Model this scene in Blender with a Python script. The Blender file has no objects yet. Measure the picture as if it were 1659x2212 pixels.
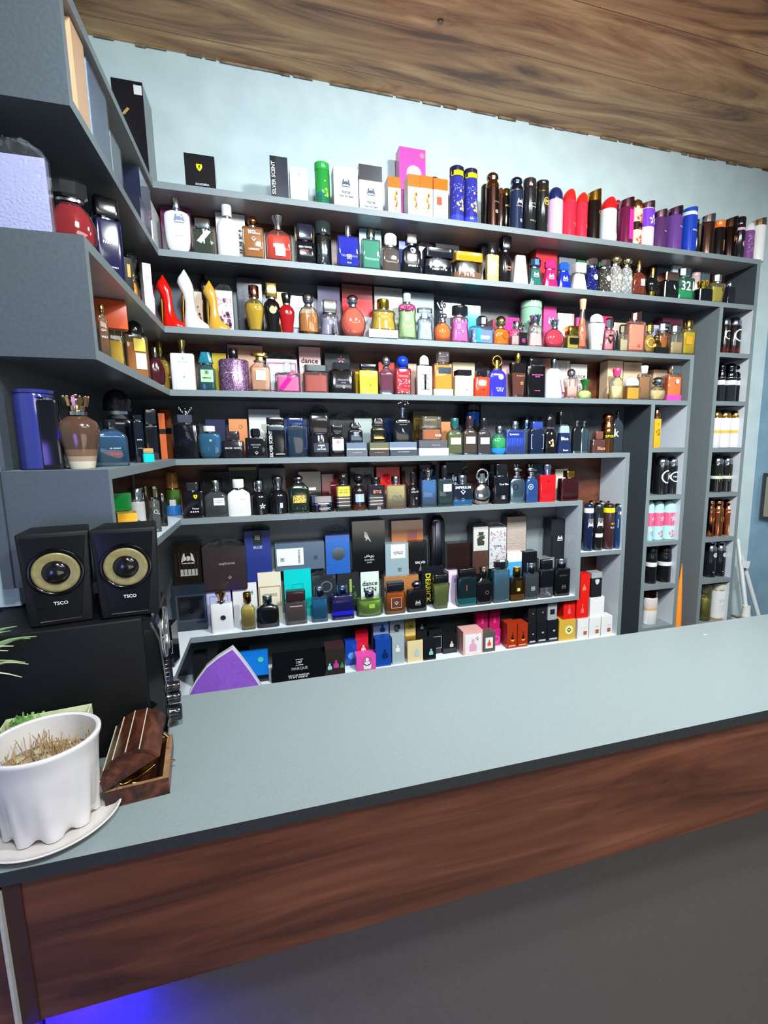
import bpy, bmesh, math, random
from mathutils import Vector, Matrix
random.seed(7)
PI = math.pi
SC = bpy.context.scene
COL = SC.collection

# ---------------------------------------------------------------- camera
W, H, F = 1659.0, 2212.0, 1089.38
PX, PY = W/2 + 97.18, H/2 + 20.53
YAW, PITCH, ROLL = 0.299965, -0.153392, -0.0073254
CZ = 1.55
fwd = Vector((math.sin(YAW)*math.cos(PITCH), math.cos(YAW)*math.cos(PITCH), math.sin(PITCH)))
r0 = Vector((math.cos(YAW), -math.sin(YAW), 0)); u0 = r0.cross(fwd)
rgt = math.cos(ROLL)*r0 + math.sin(ROLL)*u0
up = -math.sin(ROLL)*r0 + math.cos(ROLL)*u0
cd = bpy.data.cameras.new('camera'); cam = bpy.data.objects.new('camera', cd); COL.objects.link(cam)
M = Matrix((rgt, up, -fwd)).transposed().to_4x4(); M.translation = Vector((0, 0, CZ)); cam.matrix_world = M
cd.sensor_fit = 'HORIZONTAL'; cd.sensor_width = 36; cd.lens = 36*F/W
cd.shift_x = -97.18/W; cd.shift_y = 20.53/W; cd.clip_start = 0.02
SC.camera = cam
# ---------------------------------------------------------------- world, lights, exposure
w = bpy.data.worlds.new('world'); SC.world = w; w.use_nodes = True
w.node_tree.nodes['Background'].inputs[0].default_value = (.62, .75, 1, 1)
w.node_tree.nodes["Background"].inputs[1].default_value = .07
SC.view_settings.view_transform = 'Standard'; SC.view_settings.look = 'None'
SC.view_settings.exposure = -0.2; SC.view_settings.gamma = 1.0
SC.cycles.transparent_max_bounces = 32
SC.cycles.max_bounces = 8
SC.cycles.caustics_reflective = False; SC.cycles.caustics_refractive = False
def area(name, loc, target, sx, sy, power, col, sp=180):
    l = bpy.data.lights.new(name, 'AREA'); l.shape = 'RECTANGLE'; l.size = sx; l.size_y = sy
    l.energy = power; l.color = col; l.spread = math.radians(sp)
    o = bpy.data.objects.new(name, l); COL.objects.link(o); o.location = loc
    o.rotation_euler = (Vector(target)-Vector(loc)).to_track_quat('-Z', 'Y').to_euler(); return o
area('ceiling_lamp_or_fill', (.75, .22, 2.50), (.70, 1.5, 1.3), .14, .14, 25, (.93, .98, 1), 120)
area('ceiling_lamp_or_fill', (1.35, .0, 2.50), (1.20, 1.5, .9), .16, .16, 12, (1, .97, .90), 120)
area('ceiling_lamp_or_fill', (.10, -.1, 2.50), (.25, 1.5, 1.6), .16, .16, 19, (.80, .92, 1), 120)
area('ceiling_lamp_or_fill', (.9, -1.0, 2.50), (.9, -.8, 0), 1.2, .5, 26, (1, .98, .95))  # wide fill added behind the camera, not one of the lamps
area('rear_fill_light', (.9, -1.85, 1.1), (1.2, .9, 2.8), 1.5, 1.2, 24, (1, .92, .82))  # added fill aimed up from behind the camera, brightens ceiling and shelf fronts
area('led_accent_light', (-.57, -.5, 1.25), (-.3, .9, 1.6), .3, .3, 4.5, (.25, .20, 1))
area('led_strip_light', (-.24, .640, .878), (-.27, .67, .72), .22, .01, 16, (.01, .002, 1), 160)

# ---------------------------------------------------------------- pixel -> place helpers
def at(px, py, x=None, y=None, z=None):
    d = fwd + (px-PX)/F*rgt - (py-PY)/F*up
    t = (x/d.x) if x is not None else (y/d.y) if y is not None else ((z-CZ)/d.z)
    p = d*t; p.z += CZ; return p

# ---------------------------------------------------------------- materials
def lin(c):
    return c/12.92 if c <= .04045 else ((c+.055)/1.055)**2.4
def rgb(h):
    h = h.lstrip('#'); return tuple(lin(int(h[i:i+2], 16)/255) for i in (0, 2, 4)) + (1,)
MC = {}
def newmat(name):
    m = bpy.data.materials.new(name); m.use_nodes = True; return m, m.node_tree, m.node_tree.nodes['Principled BSDF']
def mat(s):
    """'#rrggbb' gloss plastic, 't' paper, 'm' metal, 'g' clear glass, 'l' liquid, 'x' glitter, 'f' film, 'e' lamp"""
    if not isinstance(s, str): return s
    if s in MC: return MC[s]
    k, c = (s[0], rgb(s[1:])) if s[0] != '#' else ('p', rgb(s))
    if k in 'pt': c = tuple(min(q, .60) for q in c[:3])+(1,)
    if k == 'l': c = tuple(min(1, 1.35*q+.012) for q in c[:3])+(1,)
    m, nt, b = newmat({'p': 'lacquer', 't': 'card', 'm': 'metal', 'g': 'glass', 'l': 'perfume', 'x': 'glitter', 'f': 'film', 'r': 'rubber', 'k': 'crystal'}.get(k, 'paint'))
    N, L = nt.nodes, nt.links
    b.inputs['Base Color'].default_value = c
    b.inputs['Roughness'].default_value = {'p': .12, 't': .38, 'm': .16, 'r': .6}.get(k, .3)
    if k == 't':
        nz = N.new('ShaderNodeTexNoise'); nz.inputs['Scale'].default_value = 60
        rp = N.new('ShaderNodeMapRange'); rp.inputs[3].default_value = .28; rp.inputs[4].default_value = .5
        L.new(nz.outputs[0], rp.inputs[0]); L.new(rp.outputs[0], b.inputs['Roughness'])
    if k == 'm': b.inputs['Metallic'].default_value = 1
    if k == 'k':   # cut crystal: bubbly facets
        v = N.new('ShaderNodeTexVoronoi'); v.inputs['Scale'].default_value = 120; tc = N.new('ShaderNodeTexCoord')
        bp = N.new('ShaderNodeBump'); bp.inputs['Strength'].default_value = 1; bp.inputs['Distance'].default_value = .006
        L.new(tc.outputs['Object'], v.inputs['Vector']); L.new(v.outputs['Distance'], bp.inputs['Height']); L.new(bp.outputs[0], b.inputs['Normal'])
        b.inputs['Metallic'].default_value = .65; b.inputs['Roughness'].default_value = .1
    if k == 'x':
        v = N.new('ShaderNodeTexVoronoi'); v.inputs['Scale'].default_value = 700
        mx = N.new('ShaderNodeMix'); mx.data_type = 'RGBA'
        tc = N.new('ShaderNodeTexCoord'); L.new(tc.outputs['Object'], v.inputs['Vector'])
        rp = N.new('ShaderNodeMapRange'); rp.inputs[1].default_value = .7; rp.inputs[2].default_value = .9
        sp = N.new('ShaderNodeSeparateColor'); L.new(v.outputs['Color'], sp.inputs[0]); L.new(sp.outputs[0], rp.inputs[0])
        L.new(rp.outputs[0], mx.inputs[0]); mx.inputs[6].default_value = c
        mx.inputs[7].default_value = tuple(min(1, q*3+.25) for q in c[:3]) + (1,)
        L.new(mx.outputs[2], b.inputs['Base Color']); b.inputs['Metallic'].default_value = .5; b.inputs['Roughness'].default_value = .3
    if k in 'gf':
        N.remove(b); o = N['Material Output']
        t = N.new('ShaderNodeBsdfTransparent'); t.inputs[0].default_value = tuple(.45*q+.55 for q in c)
        g = N.new('ShaderNodeBsdfGlossy'); g.inputs['Roughness'].default_value = .05 if k == 'g' else .1
        d = N.new('ShaderNodeBsdfDiffuse'); d.inputs[0].default_value = c
        fr = N.new('ShaderNodeFresnel'); fr.inputs[0].default_value = 1.5 if k == 'g' else 1.28
        m1 = N.new('ShaderNodeMixShader'); m1.inputs[0].default_value = .06 if k == 'g' else .015
        L.new(t.outputs[0], m1.inputs[1]); L.new(d.outputs[0], m1.inputs[2])
        m2 = N.new('ShaderNodeMixShader'); L.new(fr.outputs[0], m2.inputs[0])
        L.new(m1.outputs[0], m2.inputs[1]); L.new(g.outputs[0], m2.inputs[2]); L.new(m2.outputs[0], o.inputs[0])
        if k == 'f':
            nz = N.new('ShaderNodeTexNoise'); nz.inputs['Scale'].default_value = 28; nz.inputs['Detail'].default_value = 3
            bp = N.new('ShaderNodeBump'); bp.inputs['Strength'].default_value = .35; bp.inputs['Distance'].default_value = .006
            L.new(nz.outputs[0], bp.inputs['Height']); L.new(bp.outputs[0], g.inputs['Normal']); L.new(bp.outputs[0], fr.inputs['Normal'])
    if k == 'l':
        N.remove(b); o = N['Material Output']
        t = N.new('ShaderNodeBsdfTransparent'); t.inputs[0].default_value = c
        d = N.new('ShaderNodeBsdfDiffuse'); d.inputs[0].default_value = c
        tr = N.new('ShaderNodeBsdfTranslucent'); tr.inputs[0].default_value = c
        a = N.new('ShaderNodeMixShader'); a.inputs[0].default_value = .3
        L.new(d.outputs[0], a.inputs[1]); L.new(tr.outputs[0], a.inputs[2])
        e = N.new('ShaderNodeMixShader'); e.inputs[0].default_value = .18
        L.new(a.outputs[0], e.inputs[1]); L.new(t.outputs[0], e.inputs[2]); L.new(e.outputs[0], o.inputs[0])
    MC[s] = m; return m

def surf(name, c1, c2, scale, rough=(.4, .6), bump=0., stretch=(1, 1, 1), detail=6, spec=.5):
    m, nt, b = newmat(name); N, L = nt.nodes, nt.links
    tc = N.new('ShaderNodeTexCoord'); mp = N.new('ShaderNodeMapping'); mp.inputs['Scale'].default_value = stretch
    nz = N.new('ShaderNodeTexNoise'); nz.inputs['Scale'].default_value = scale; nz.inputs['Detail'].default_value = detail
    L.new(tc.outputs['Object'], mp.inputs[0]); L.new(mp.outputs[0], nz.inputs['Vector'])
    cr = N.new('ShaderNodeValToRGB'); cr.color_ramp.elements[0].position = .32; cr.color_ramp.elements[1].position = .68
    cr.color_ramp.elements[0].color = rgb(c1); cr.color_ramp.elements[1].color = rgb(c2)
    L.new(nz.outputs[0], cr.inputs[0]); L.new(cr.outputs[0], b.inputs['Base Color'])
    rp = N.new('ShaderNodeMapRange'); rp.inputs[3].default_value = rough[0]; rp.inputs[4].default_value = rough[1]
    L.new(nz.outputs[0], rp.inputs[0]); L.new(rp.outputs[0], b.inputs['Roughness'])
    b.inputs['Specular IOR Level'].default_value = spec
    if bump:
        bp = N.new('ShaderNodeBump'); bp.inputs['Strength'].default_value = bump; bp.inputs['Distance'].default_value = .004
        L.new(nz.outputs[0], bp.inputs['Height']); L.new(bp.outputs[0], b.inputs['Normal'])
    return m
def wood(name, cols, stretch, rough, scale=2.2, dist=1.5, seam=None, streak=.0):
    m, nt, b = newmat(name); N, L = nt.nodes, nt.links
    tc = N.new('ShaderNodeTexCoord'); mp = N.new('ShaderNodeMapping'); mp.inputs['Scale'].default_value = stretch
    L.new(tc.outputs['Object'], mp.inputs[0])
    nz = N.new('ShaderNodeTexNoise'); nz.inputs['Scale'].default_value = scale; nz.inputs['Detail'].default_value = 9
    nz.inputs['Roughness'].default_value = .62; nz.inputs['Distortion'].default_value = dist
    L.new(mp.outputs[0], nz.inputs['Vector'])
    cr = N.new('ShaderNodeValToRGB'); e = cr.color_ramp.elements
    e[0].position = .34; e[0].color = rgb(cols[0]); e[1].position = .70; e[1].color = rgb(cols[-1])
    for i, c in enumerate(cols[1:-1]):
        q = e.new(.34+.36*(i+1)/(len(cols)-1)); q.color = rgb(c)
    L.new(nz.outputs[0], cr.inputs[0]); out = cr.outputs[0]
    if seam:
        # plank seams: long thin dark lines between boards
        ax, width, ln = seam
        sx = N.new('ShaderNodeSeparateXYZ'); L.new(tc.outputs['Object'], sx.inputs[0])
        mo = N.new('ShaderNodeMath'); mo.operation = 'MODULO'; mo.inputs[1].default_value = width
        ad = N.new('ShaderNodeMath'); ad.operation = 'ADD'; ad.inputs[1].default_value = 10
        L.new(sx.outputs[ax], ad.inputs[0]); L.new(ad.outputs[0], mo.inputs[0])
        lt = N.new('ShaderNodeMath'); lt.operation = 'LESS_THAN'; lt.inputs[1].default_value = ln
        L.new(mo.outputs[0], lt.inputs[0])
        mx = N.new('ShaderNodeMix'); mx.data_type = 'RGBA'; L.new(lt.outputs[0], mx.inputs[0]); L.new(out, mx.inputs[6])
        mx.inputs[7].default_value = rgb(cols[0]); out = mx.outputs[2]
    L.new(out, b.inputs['Base Color']); b.inputs['Roughness'].default_value = rough
    return m

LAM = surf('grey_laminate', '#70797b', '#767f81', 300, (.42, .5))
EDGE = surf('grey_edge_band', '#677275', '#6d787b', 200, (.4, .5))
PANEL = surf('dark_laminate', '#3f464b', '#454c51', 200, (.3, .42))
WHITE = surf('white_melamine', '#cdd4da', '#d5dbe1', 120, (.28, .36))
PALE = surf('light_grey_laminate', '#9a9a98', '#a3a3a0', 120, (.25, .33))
PLASTER = surf('painted_plaster', '#abbcbe', '#b5c6c8', 14, (.7, .85), .12)
PLASTER2 = surf('blue_painted_plaster', '#7595aa', '#809fb2', 14, (.7, .85), .12)
WOODBACK = wood('walnut_back_panel', ['#3c2114', '#5d3320', '#7a4728'], (2, 2, 9), .35)
WOODAPR = wood('walnut_apron', ['#341a11', '#4b281a', '#5d3523', '#704330'], (.8, 6, 7), .36, 2.4, 1.0)
WOODCEIL = wood('laminate_ceiling', ["#70462a", "#ad794c", "#cc9864", "#e4b882"], (.55, 3.4, 1), .42, 2.6, 2.2, (1, .19, .0025))

# ---------------------------------------------------------------- mesh helpers
def link(o, parent=None):
    COL.objects.link(o)
    if parent is not None: o.parent = parent
    return o
def mk(name, verts, faces, mats, parent=None, idx=None, smooth=None):
    me = bpy.data.meshes.new(name); me.from_pydata(verts, [], faces); me.update()
    for m in (mats if isinstance(mats, list) else [mats]): me.materials.append(mat(m))
    if idx: me.polygons.foreach_set('material_index', idx)
    if smooth:
        me.shade_smooth(); me.set_sharp_from_angle(angle=math.radians(smooth))
    return link(bpy.data.objects.new(name, me), parent)
def frombm(name, bm, mats, parent=None, smooth=None):
    me = bpy.data.meshes.new(name); bm.to_mesh(me); bm.free()
    for m in (mats if isinstance(mats, list) else [mats]): me.materials.append(mat(m))
    if smooth: me.shade_smooth(); me.set_sharp_from_angle(angle=math.radians(smooth))
    return link(bpy.data.objects.new(name, me), parent)
def thing(name, label, cat, loc=(0, 0, 0), rz=0, group=None):
    o = bpy.data.objects.new(name, None); o.empty_display_size = .02; link(o)
    o.location = loc; o.rotation_euler = (0, 0, rz); return tag(o, label, cat, group)
def tag(o, label, cat, group=None):
    o['label'] = label; o['category'] = cat
    if group: o['group'] = group
    return o
def struct(o): o['kind'] = 'structure'; return o
def boxv(x0, x1, y0, y1, z0, z1):
    return [(x0, y0, z0), (x1, y0, z0), (x1, y1, z0), (x0, y1, z0), (x0, y0, z1), (x1, y0, z1), (x1, y1, z1), (x0, y1, z1)]
BF = [(0, 3, 2, 1), (4, 5, 6, 7), (0, 1, 5, 4), (1, 2, 6, 5), (2, 3, 7, 6), (3, 0, 4, 7)]  # bottom top front right back left
def board(name, x0, x1, y0, y1, z0, z1, top, bot=None, front=None, right=None, back=None, left=None, parent=None, bev=0):
    ms = [bot or top, top, front or top, right or top, back or top, left or top]
    uni = []
    for m in ms:
        if m not in uni: uni.append(m)
    o = mk(name, boxv(x0, x1, y0, y1, z0, z1), BF, uni, parent, [uni.index(m) for m in ms])
    return o
def bbox(name, x0, x1, y0, y1, z0, z1, m, parent=None, bev=.001, seg=2):
    bm = bmesh.new(); vs = [bm.verts.new(v) for v in boxv(x0, x1, y0, y1, z0, z1)]
    for f in BF: bm.faces.new([vs[i] for i in f])
    if bev: bmesh.ops.bevel(bm, geom=list(bm.edges), offset=bev, segments=seg, affect='EDGES', profile=.5)
    return frombm(name, bm, m, parent, 40)
def sup(t, n):
    c, s = math.cos(t), math.sin(t)
    return math.copysign(abs(c)**(2/n), c), math.copysign(abs(s)**(2/n), s)
def loft(name, rings, n, m, parent=None, seg=24, smooth=38, bands=None, close=True, h=None, twist=0):
    """rings: (z, half_w, half_d, cx, cy, slope); closed top and bottom"""
    V, Fc = [], []
    for r in rings:
        z, a, b = r[:3]; cx = r[3] if len(r) > 3 else 0; cy = r[4] if len(r) > 4 else 0; sl = r[5] if len(r) > 5 else 0
        for i in range(seg):
            x, y = sup(2*PI*(i+.5)/seg, n)
            V.append((cx+x*a, cy+y*b, z+sl*x))
    for k in range(len(rings)-1):
        for i in range(seg):
            j = (i+1) % seg; Fc.append((k*seg+i, k*seg+j, (k+1)*seg+j, (k+1)*seg+i))
    if close:
        Fc.append(tuple(range(seg))[::-1]); Fc.append(tuple((len(rings)-1)*seg+i for i in range(seg)))
    ms, idx = [m], None
    if bands:
        idx = []
        for f in Fc:
            zc = sum(V[i][2] for i in f)/len(f)/h; q = 0
            for bi, (z0, z1, c) in enumerate(bands):
                if z0 <= zc <= z1:
                    if c not in ms: ms.append(c)
                    q = ms.index(c)
            idx.append(q)
    return mk(name, V, Fc, ms, parent, idx, smooth)
def tube(name, pts, r, m, parent=None, seg=10, taper=None):
    V, Fc = [], []; pts = [Vector(p) for p in pts]; n = len(pts)
    for k, p in enumerate(pts):
        d = (pts[min(k+1, n-1)]-pts[max(k-1, 0)]).normalized()
        a = d.cross(Vector((0, 0, 1)));
        if a.length < .05: a = d.cross(Vector((0, 1, 0)))
        a.normalize(); b = d.cross(a); rr = r*(taper[k] if taper else 1)
        for i in range(seg):
            t = 2*PI*i/seg; V.append(p+a*math.cos(t)*rr+b*math.sin(t)*rr)
    for k in range(n-1):
        for i in range(seg): j = (i+1) % seg; Fc.append((k*seg+i, (k+1)*seg+i, (k+1)*seg+j, k*seg+j))
    Fc.append(tuple(range(seg))); Fc.append(tuple((n-1)*seg+i for i in range(seg))[::-1])
    return mk(name, [tuple(v) for v in V], Fc, m, parent, None, 50)
def sphere(bm, c, rx, ry=None, rz=None, seg=12):
    M4 = Matrix.Translation(c) @ Matrix.Diagonal((rx, ry or rx, rz or rx, 1))
    bmesh.ops.create_uvsphere(bm, u_segments=seg, v_segments=max(6, seg//2+2), radius=1, matrix=M4)
def cubeto(bm, c, sx, sy, sz, rot=None):
    M4 = Matrix.Translation(c) @ (rot.to_4x4() if rot else Matrix()) @ Matrix.Diagonal((sx, sy, sz, 1))
    bmesh.ops.create_cube(bm, size=1, matrix=M4)

# ---------------------------------------------------------------- printing on fronts
TXT = {}
def textmesh(s, bold=True):
    if s not in TXT and s[0] == '~':
        n = int(s[1:]); rr = random.Random(n); L = []; x = 0   # print too small to read: short uneven strokes
        for i in range(n):
            if rr.random() < .15: x += .5
            L += [[(x, 0), (x+.18, 0), (x+.18, 1), (x, 1)], [(x+.18, rr.choice((0, .42, .82))), (x+.6, rr.choice((0, .42, .82))), (x+.6, 1), (x+.3, 1)]]; x += .85
        v, f = polys(L); TXT[s] = ([((a-x/2)/x, (b-.5)/x) for a, b in v], f, 1/x)
    if s not in TXT:
        c = bpy.data.curves.new('lettering', 'FONT'); c.body = s; c.align_x = 'CENTER'; c.resolution_u = 2
        if bold: c.offset = .018
        o = bpy.data.objects.new('lettering', c); me = bpy.data.meshes.new_from_object(o)
        v = [tuple(p.co) for p in me.vertices]; f = [tuple(p.vertices) for p in me.polygons]
        bpy.data.objects.remove(o); bpy.data.curves.remove(c); bpy.data.meshes.remove(me)
        xs = [p[0] for p in v]; ys = [p[1] for p in v]
        cx, cy, ww = (min(xs)+max(xs))/2, (min(ys)+max(ys))/2, max(xs)-min(xs)
        TXT[s] = ([((a-cx)/ww, (b-cy)/ww) for a, b, _ in v], f, (max(ys)-min(ys))/ww)
    return TXT[s]
def put(name, pts, faces, cx, cz, s, m, parent, front, rot=0, eps=.0007, sy=1):
    c, n = math.cos(rot), math.sin(rot); V = []
    for x, y in pts:
        x, y = x*s, y*s*sy; x, y = x*c-y*n+cx, x*n+y*c+cz
        V.append((x, front(x, y)-eps, y))
    return mk(name, V, faces, m, parent)
def circ(n=20, r=.5): return [(r*math.cos(2*PI*i/n), r*math.sin(2*PI*i/n)) for i in range(n)]
def ringpoly(r0, r1, n=24):
    p = circ(n, r0)+circ(n, r1); return p, [(i, (i+1) % n, n+(i+1) % n, n+i) for i in range(n)]
def polys(L):
    V, Fc = [], []
    for p in L:
        Fc.append(tuple(range(len(V), len(V)+len(p)))); V += p
    return V, Fc
def R4(a, b, c, d): return [(a, c), (b, c), (b, d), (a, d)]
def emblem(kind):
    if kind == 'disc': return polys([circ()])
    if kind == 'ring': return ringpoly(.5, .4)
    if kind == 'square': return polys([R4(-.5, .5, -.5, -.38), R4(-.5, .5, .38, .5), R4(-.5, -.38, -.38, .38), R4(.38, .5, -.38, .38), R4(-.2, .2, -.2, .2)])
    if kind == 'shield': return polys([[(-.42, .5), (.42, .5), (.46, .2), (.4, -.1), (.2, -.4), (0, -.56), (-.2, -.4), (-.4, -.1), (-.46, .2)]])
    if kind == 'horse': return polys([[(-.05, -.35), (.03, -.3), (.02, -.1), (.12, -.02), (.1, .1), (.18, .16), (.1, .25), (.05, .32), (-.03, .22), (-.12, .28), (-.1, .12), (-.05, .05), (-.16, -.02), (-.04, -.08), (-.1, -.2)]])
    if kind == 'bar': return polys([R4(-.5, .5, -.04, .04)])
    if kind == 'plate': return polys([R4(-.5, .5, -.5, .5)])
    if kind == 'lines': return polys([R4(-.5, .5, y, y+.035) for y in (-.3, -.1, .1, .3)])
    if kind == 'lines3': return polys([R4(-.5, .5, y, y+.05) for y in (-.2, 0, .2)])
    if kind == 'frame': return polys([R4(-.5, .5, -.5, -.46), R4(-.5, .5, .46, .5), R4(-.5, -.46, -.46, .46), R4(.46, .5, -.46, .46)])
    if kind == 'flask': return polys([[(-.3, -.5), (.3, -.5), (.34, -.1), (.22, .12), (.08, .16), (-.08, .16), (-.22, .12), (-.34, -.1)], R4(-.12, .12, .18, .5)])
    if kind == 'bird': return polys([[(-.3, .42), (-.18, .5), (-.06, .44), (.02, .3), (.12, .05), (.2, -.15), (.34, -.42), (.22, -.36), (.08, -.16), (-.02, -.14), (-.02, -.26), (-.16, -.28), (-.1, -.14), (-.22, 0), (-.26, .2), (-.2, .32)]])
    if kind == 'crest': return polys([[(-.5, -.3), (-.36, .3), (-.22, .45), (-.2, .1), (-.1, -.1)], [(.5, -.3), (.36, .3), (.22, .45), (.2, .1), (.1, -.1)], circ(10, .2), R4(-.45, .45, -.42, -.34)])
    if kind == 'bust': return polys([[(-.25, -.5), (.25, -.5), (.3, -.2), (.1, -.08), (.28, .0), (.32, .14), (.2, .2), (-.12, .2), (-.3, 0), (-.28, -.3)], [(-.3, .22), (.34, .22), (.34, .27), (-.3, .27)], [(-.18, .28), (.2, .28), (.22, .5), (-.2, .5)]])
    if kind == 'heart': return polys([[(0, -.4), (.35, -.05), (.45, .2), (.25, .38), (0, .2), (-.25, .38), (-.45, .2), (-.35, -.05)]])
    if kind == 'flower':
        L = [[(.1*math.cos(a-.5), .1*math.sin(a-.5)), (.38*math.cos(a-.32), .38*math.sin(a-.32)), (.5*math.cos(a), .5*math.sin(a)), (.38*math.cos(a+.32), .38*math.sin(a+.32)), (.1*math.cos(a+.5), .1*math.sin(a+.5))] for a in [i*2*PI/5+.3 for i in range(5)]]
        return polys(L)
    if kind == 'flowers':
        L = []; rr = random.Random(3)
        for i in range(16):
            t = i/15; x = .16*math.sin(t*7)+rr.uniform(-.12, .12); y = -1.1+2.2*t; s = rr.uniform(.10, .20)
            L.append([(x+s*math.cos(a*PI/5+i)*(1 if a % 2 else .45), y+s*math.sin(a*PI/5+i)*(1 if a % 2 else .45)) for a in range(10)])
        return polys(L)
    if kind == 'sprigs':
        L = []; rr = random.Random(5)
        for i in range(46):
            x, y, a = rr.uniform(-.45, .45), rr.uniform(-.95, .95), rr.uniform(0, PI)
            c, s = math.cos(a)*.09, math.sin(a)*.09
            L.append([(x-c, y-s), (x-s*.3, y+c*.3), (x+c, y+s), (x+s*.3, y-c*.3)])
        return polys(L)
    if kind == 'blobs':
        L = []; rr = random.Random(9)
        for i in range(14):
            x, y, s = rr.uniform(-.38, .38), rr.uniform(-.9, .9), rr.uniform(.09, .17)
            L.append([(x+s*math.cos(a*PI/4)*(1 if a % 2 else .7), y+s*math.sin(a*PI/4)) for a in range(8)])
        return polys(L)
    if kind == 'diamond': return polys([[(-.5, .1), (0, -.5), (.5, .1), (.25, .1), (0, -.25), (-.25, .1)], [(-.3, .2), (.3, .2), (.15, .35), (-.15, .35)]])
    if kind == 'vbar': return polys([R4(-.05, .05, -.5, .5)])
    if kind == 'vlines': return polys([R4(x, x+.03, -.5, .5) for x in (-.45, -.3, -.15, 0, .15, .3, .42)])
    if kind == 'stripe': return polys([[(-.5, -.35), (-.2, -.5), (.5, .35), (.2, .5)]])
    if kind == 'fist': return polys([[(-.35, -.3), (-.4, .1), (-.3, .35), (.1, .42), (.35, .3), (.3, .1), (.4, -.05), (.2, -.2), (.15, -.45), (-.15, -.45)]])
    if kind == 'cone': return polys([[(-.2, -.5), (.2, -.5), (.16, -.1), (.06, .1), (.04, .5), (-.04, .5), (-.06, .1), (-.16, -.1)]])
    return polys([circ(6)])
def prints(root, w, h, front, lb=(), em=(), tx=(), wrap=None):
    for q in lb:   # paper/metal label: (cx, cz, w, h, colour) as fractions of item width / height
        cx, cz, lw, lh, c = q[:5]; n = 6; V, Fc = [], []
        for j in range(2):
            for i in range(n+1):
                x = (cx+lw*(i/n-.5))*w; z = (cz+lh*(j-.5))*h; V.append((x, front(x, z)-.0005, z))
        Fc = [(i, i+1, n+2+i, n+1+i) for i in range(n)]
        mk('label_plate', V, Fc, c, root, None, 50)
    for kind, cx, cz, s, c in em:
        p, f = emblem(kind)
        put('printed_emblem', p, f, cx*w, cz*h, s*w, c, root, front, 0, .0010)
    for q in tx:
        s, cx, cz, tw, c = q[:5]; rot = q[5] if len(q) > 5 else 0
        p, f, _ = textmesh(s)
        put('lettering', p, f, cx*w, cz*h, tw*w, c, root, front, rot, .0012)

# ---------------------------------------------------------------- bottle shapes
PR = {
 'slab': (7, [(0, .94), (.02, 1), (.96, 1), (1, .93)], .42),
 'cube': (7, [(0, .95), (.02, 1), (.96, 1), (1, .92)], .7),
 'cyl': (2, [(0, .93), (.02, 1), (.95, 1), (1, .9)], 1),
 'shld': (5, [(0, .94), (.02, 1), (.74, 1), (.83, .93), (.92, .62), (1, .32)], .45),
 'cylsh': (2, [(0, .94), (.02, 1), (.70, 1), (.8, .92), (.9, .62), (1, .36)], 1),
 'dome': (2.6, [(0, .93), (.03, 1), (.62, 1), (.8, .93), (.92, .74), (1, .45)], .6),
 'arch': (5, [(0, .95), (.02, 1), (.72, 1), (.84, .92), (.93, .75), (.98, .52), (1, .3)], .4),
 'oval': (2, [(0, .42), (.04, .6), (.15, .82), (.3, .96), (.45, 1), (.6, .97), (.78, .8), (.9, .56), (1, .25)], .5),
 'vase': (2.4, [(0, .58), (.05, .62), (.3, .78), (.6, .96), (.75, 1), (.87, .86), (.95, .55), (1, .34)], .62),
 'amph': (2, [(0, .42), (.03, .45), (.2, .5), (.45, .85), (.65, 1), (.8, .85), (.92, .45), (1, .3)], .8),
 'trap': (5, [(0, .98), (.04, 1), (.9, .66), (1, .6)], .55),
 'itrap': (6, [(0, .70), (.03, .74), (.95, 1), (1, .96)], .5),
 'flask': (3, [(0, .55), (.05, .72), (.12, .84), (.3, .95), (.7, 1), (.88, .98), (.95, .86), (1, .5)], .4),
 'tall': (2, [(0, .95), (.02, 1), (.25, .8), (.45, .92), (.6, .7), (.8, .52), (1, .42)], .9),
 'hour': (2.4, [(0, .9), (.03, 1), (.4, .92), (.65, .84), (.85, .92), (.95, .8), (1, .5)], .6),
 'crys': (2.3, [(0, .86), (.05, 1), (.3, .97), (.6, .93), (.85, .86), (.94, .7), (1, .45)], .9),
 'shell': (2, [(0, .5), (.1, .85), (.4, 1), (.7, .96), (.9, .6), (1, .3)], .6),
 'jar': (2.6, [(0, .92), (.06, 1), (.9, 1), (1, .95)], .75),
}
def interp(prof, t):
    for (a, s), (b, q) in zip(prof, prof[1:]):
        if t <= b: return s+(q-s)*max(0, (t-a))/(b-a)
    return prof[-1][1]
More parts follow.
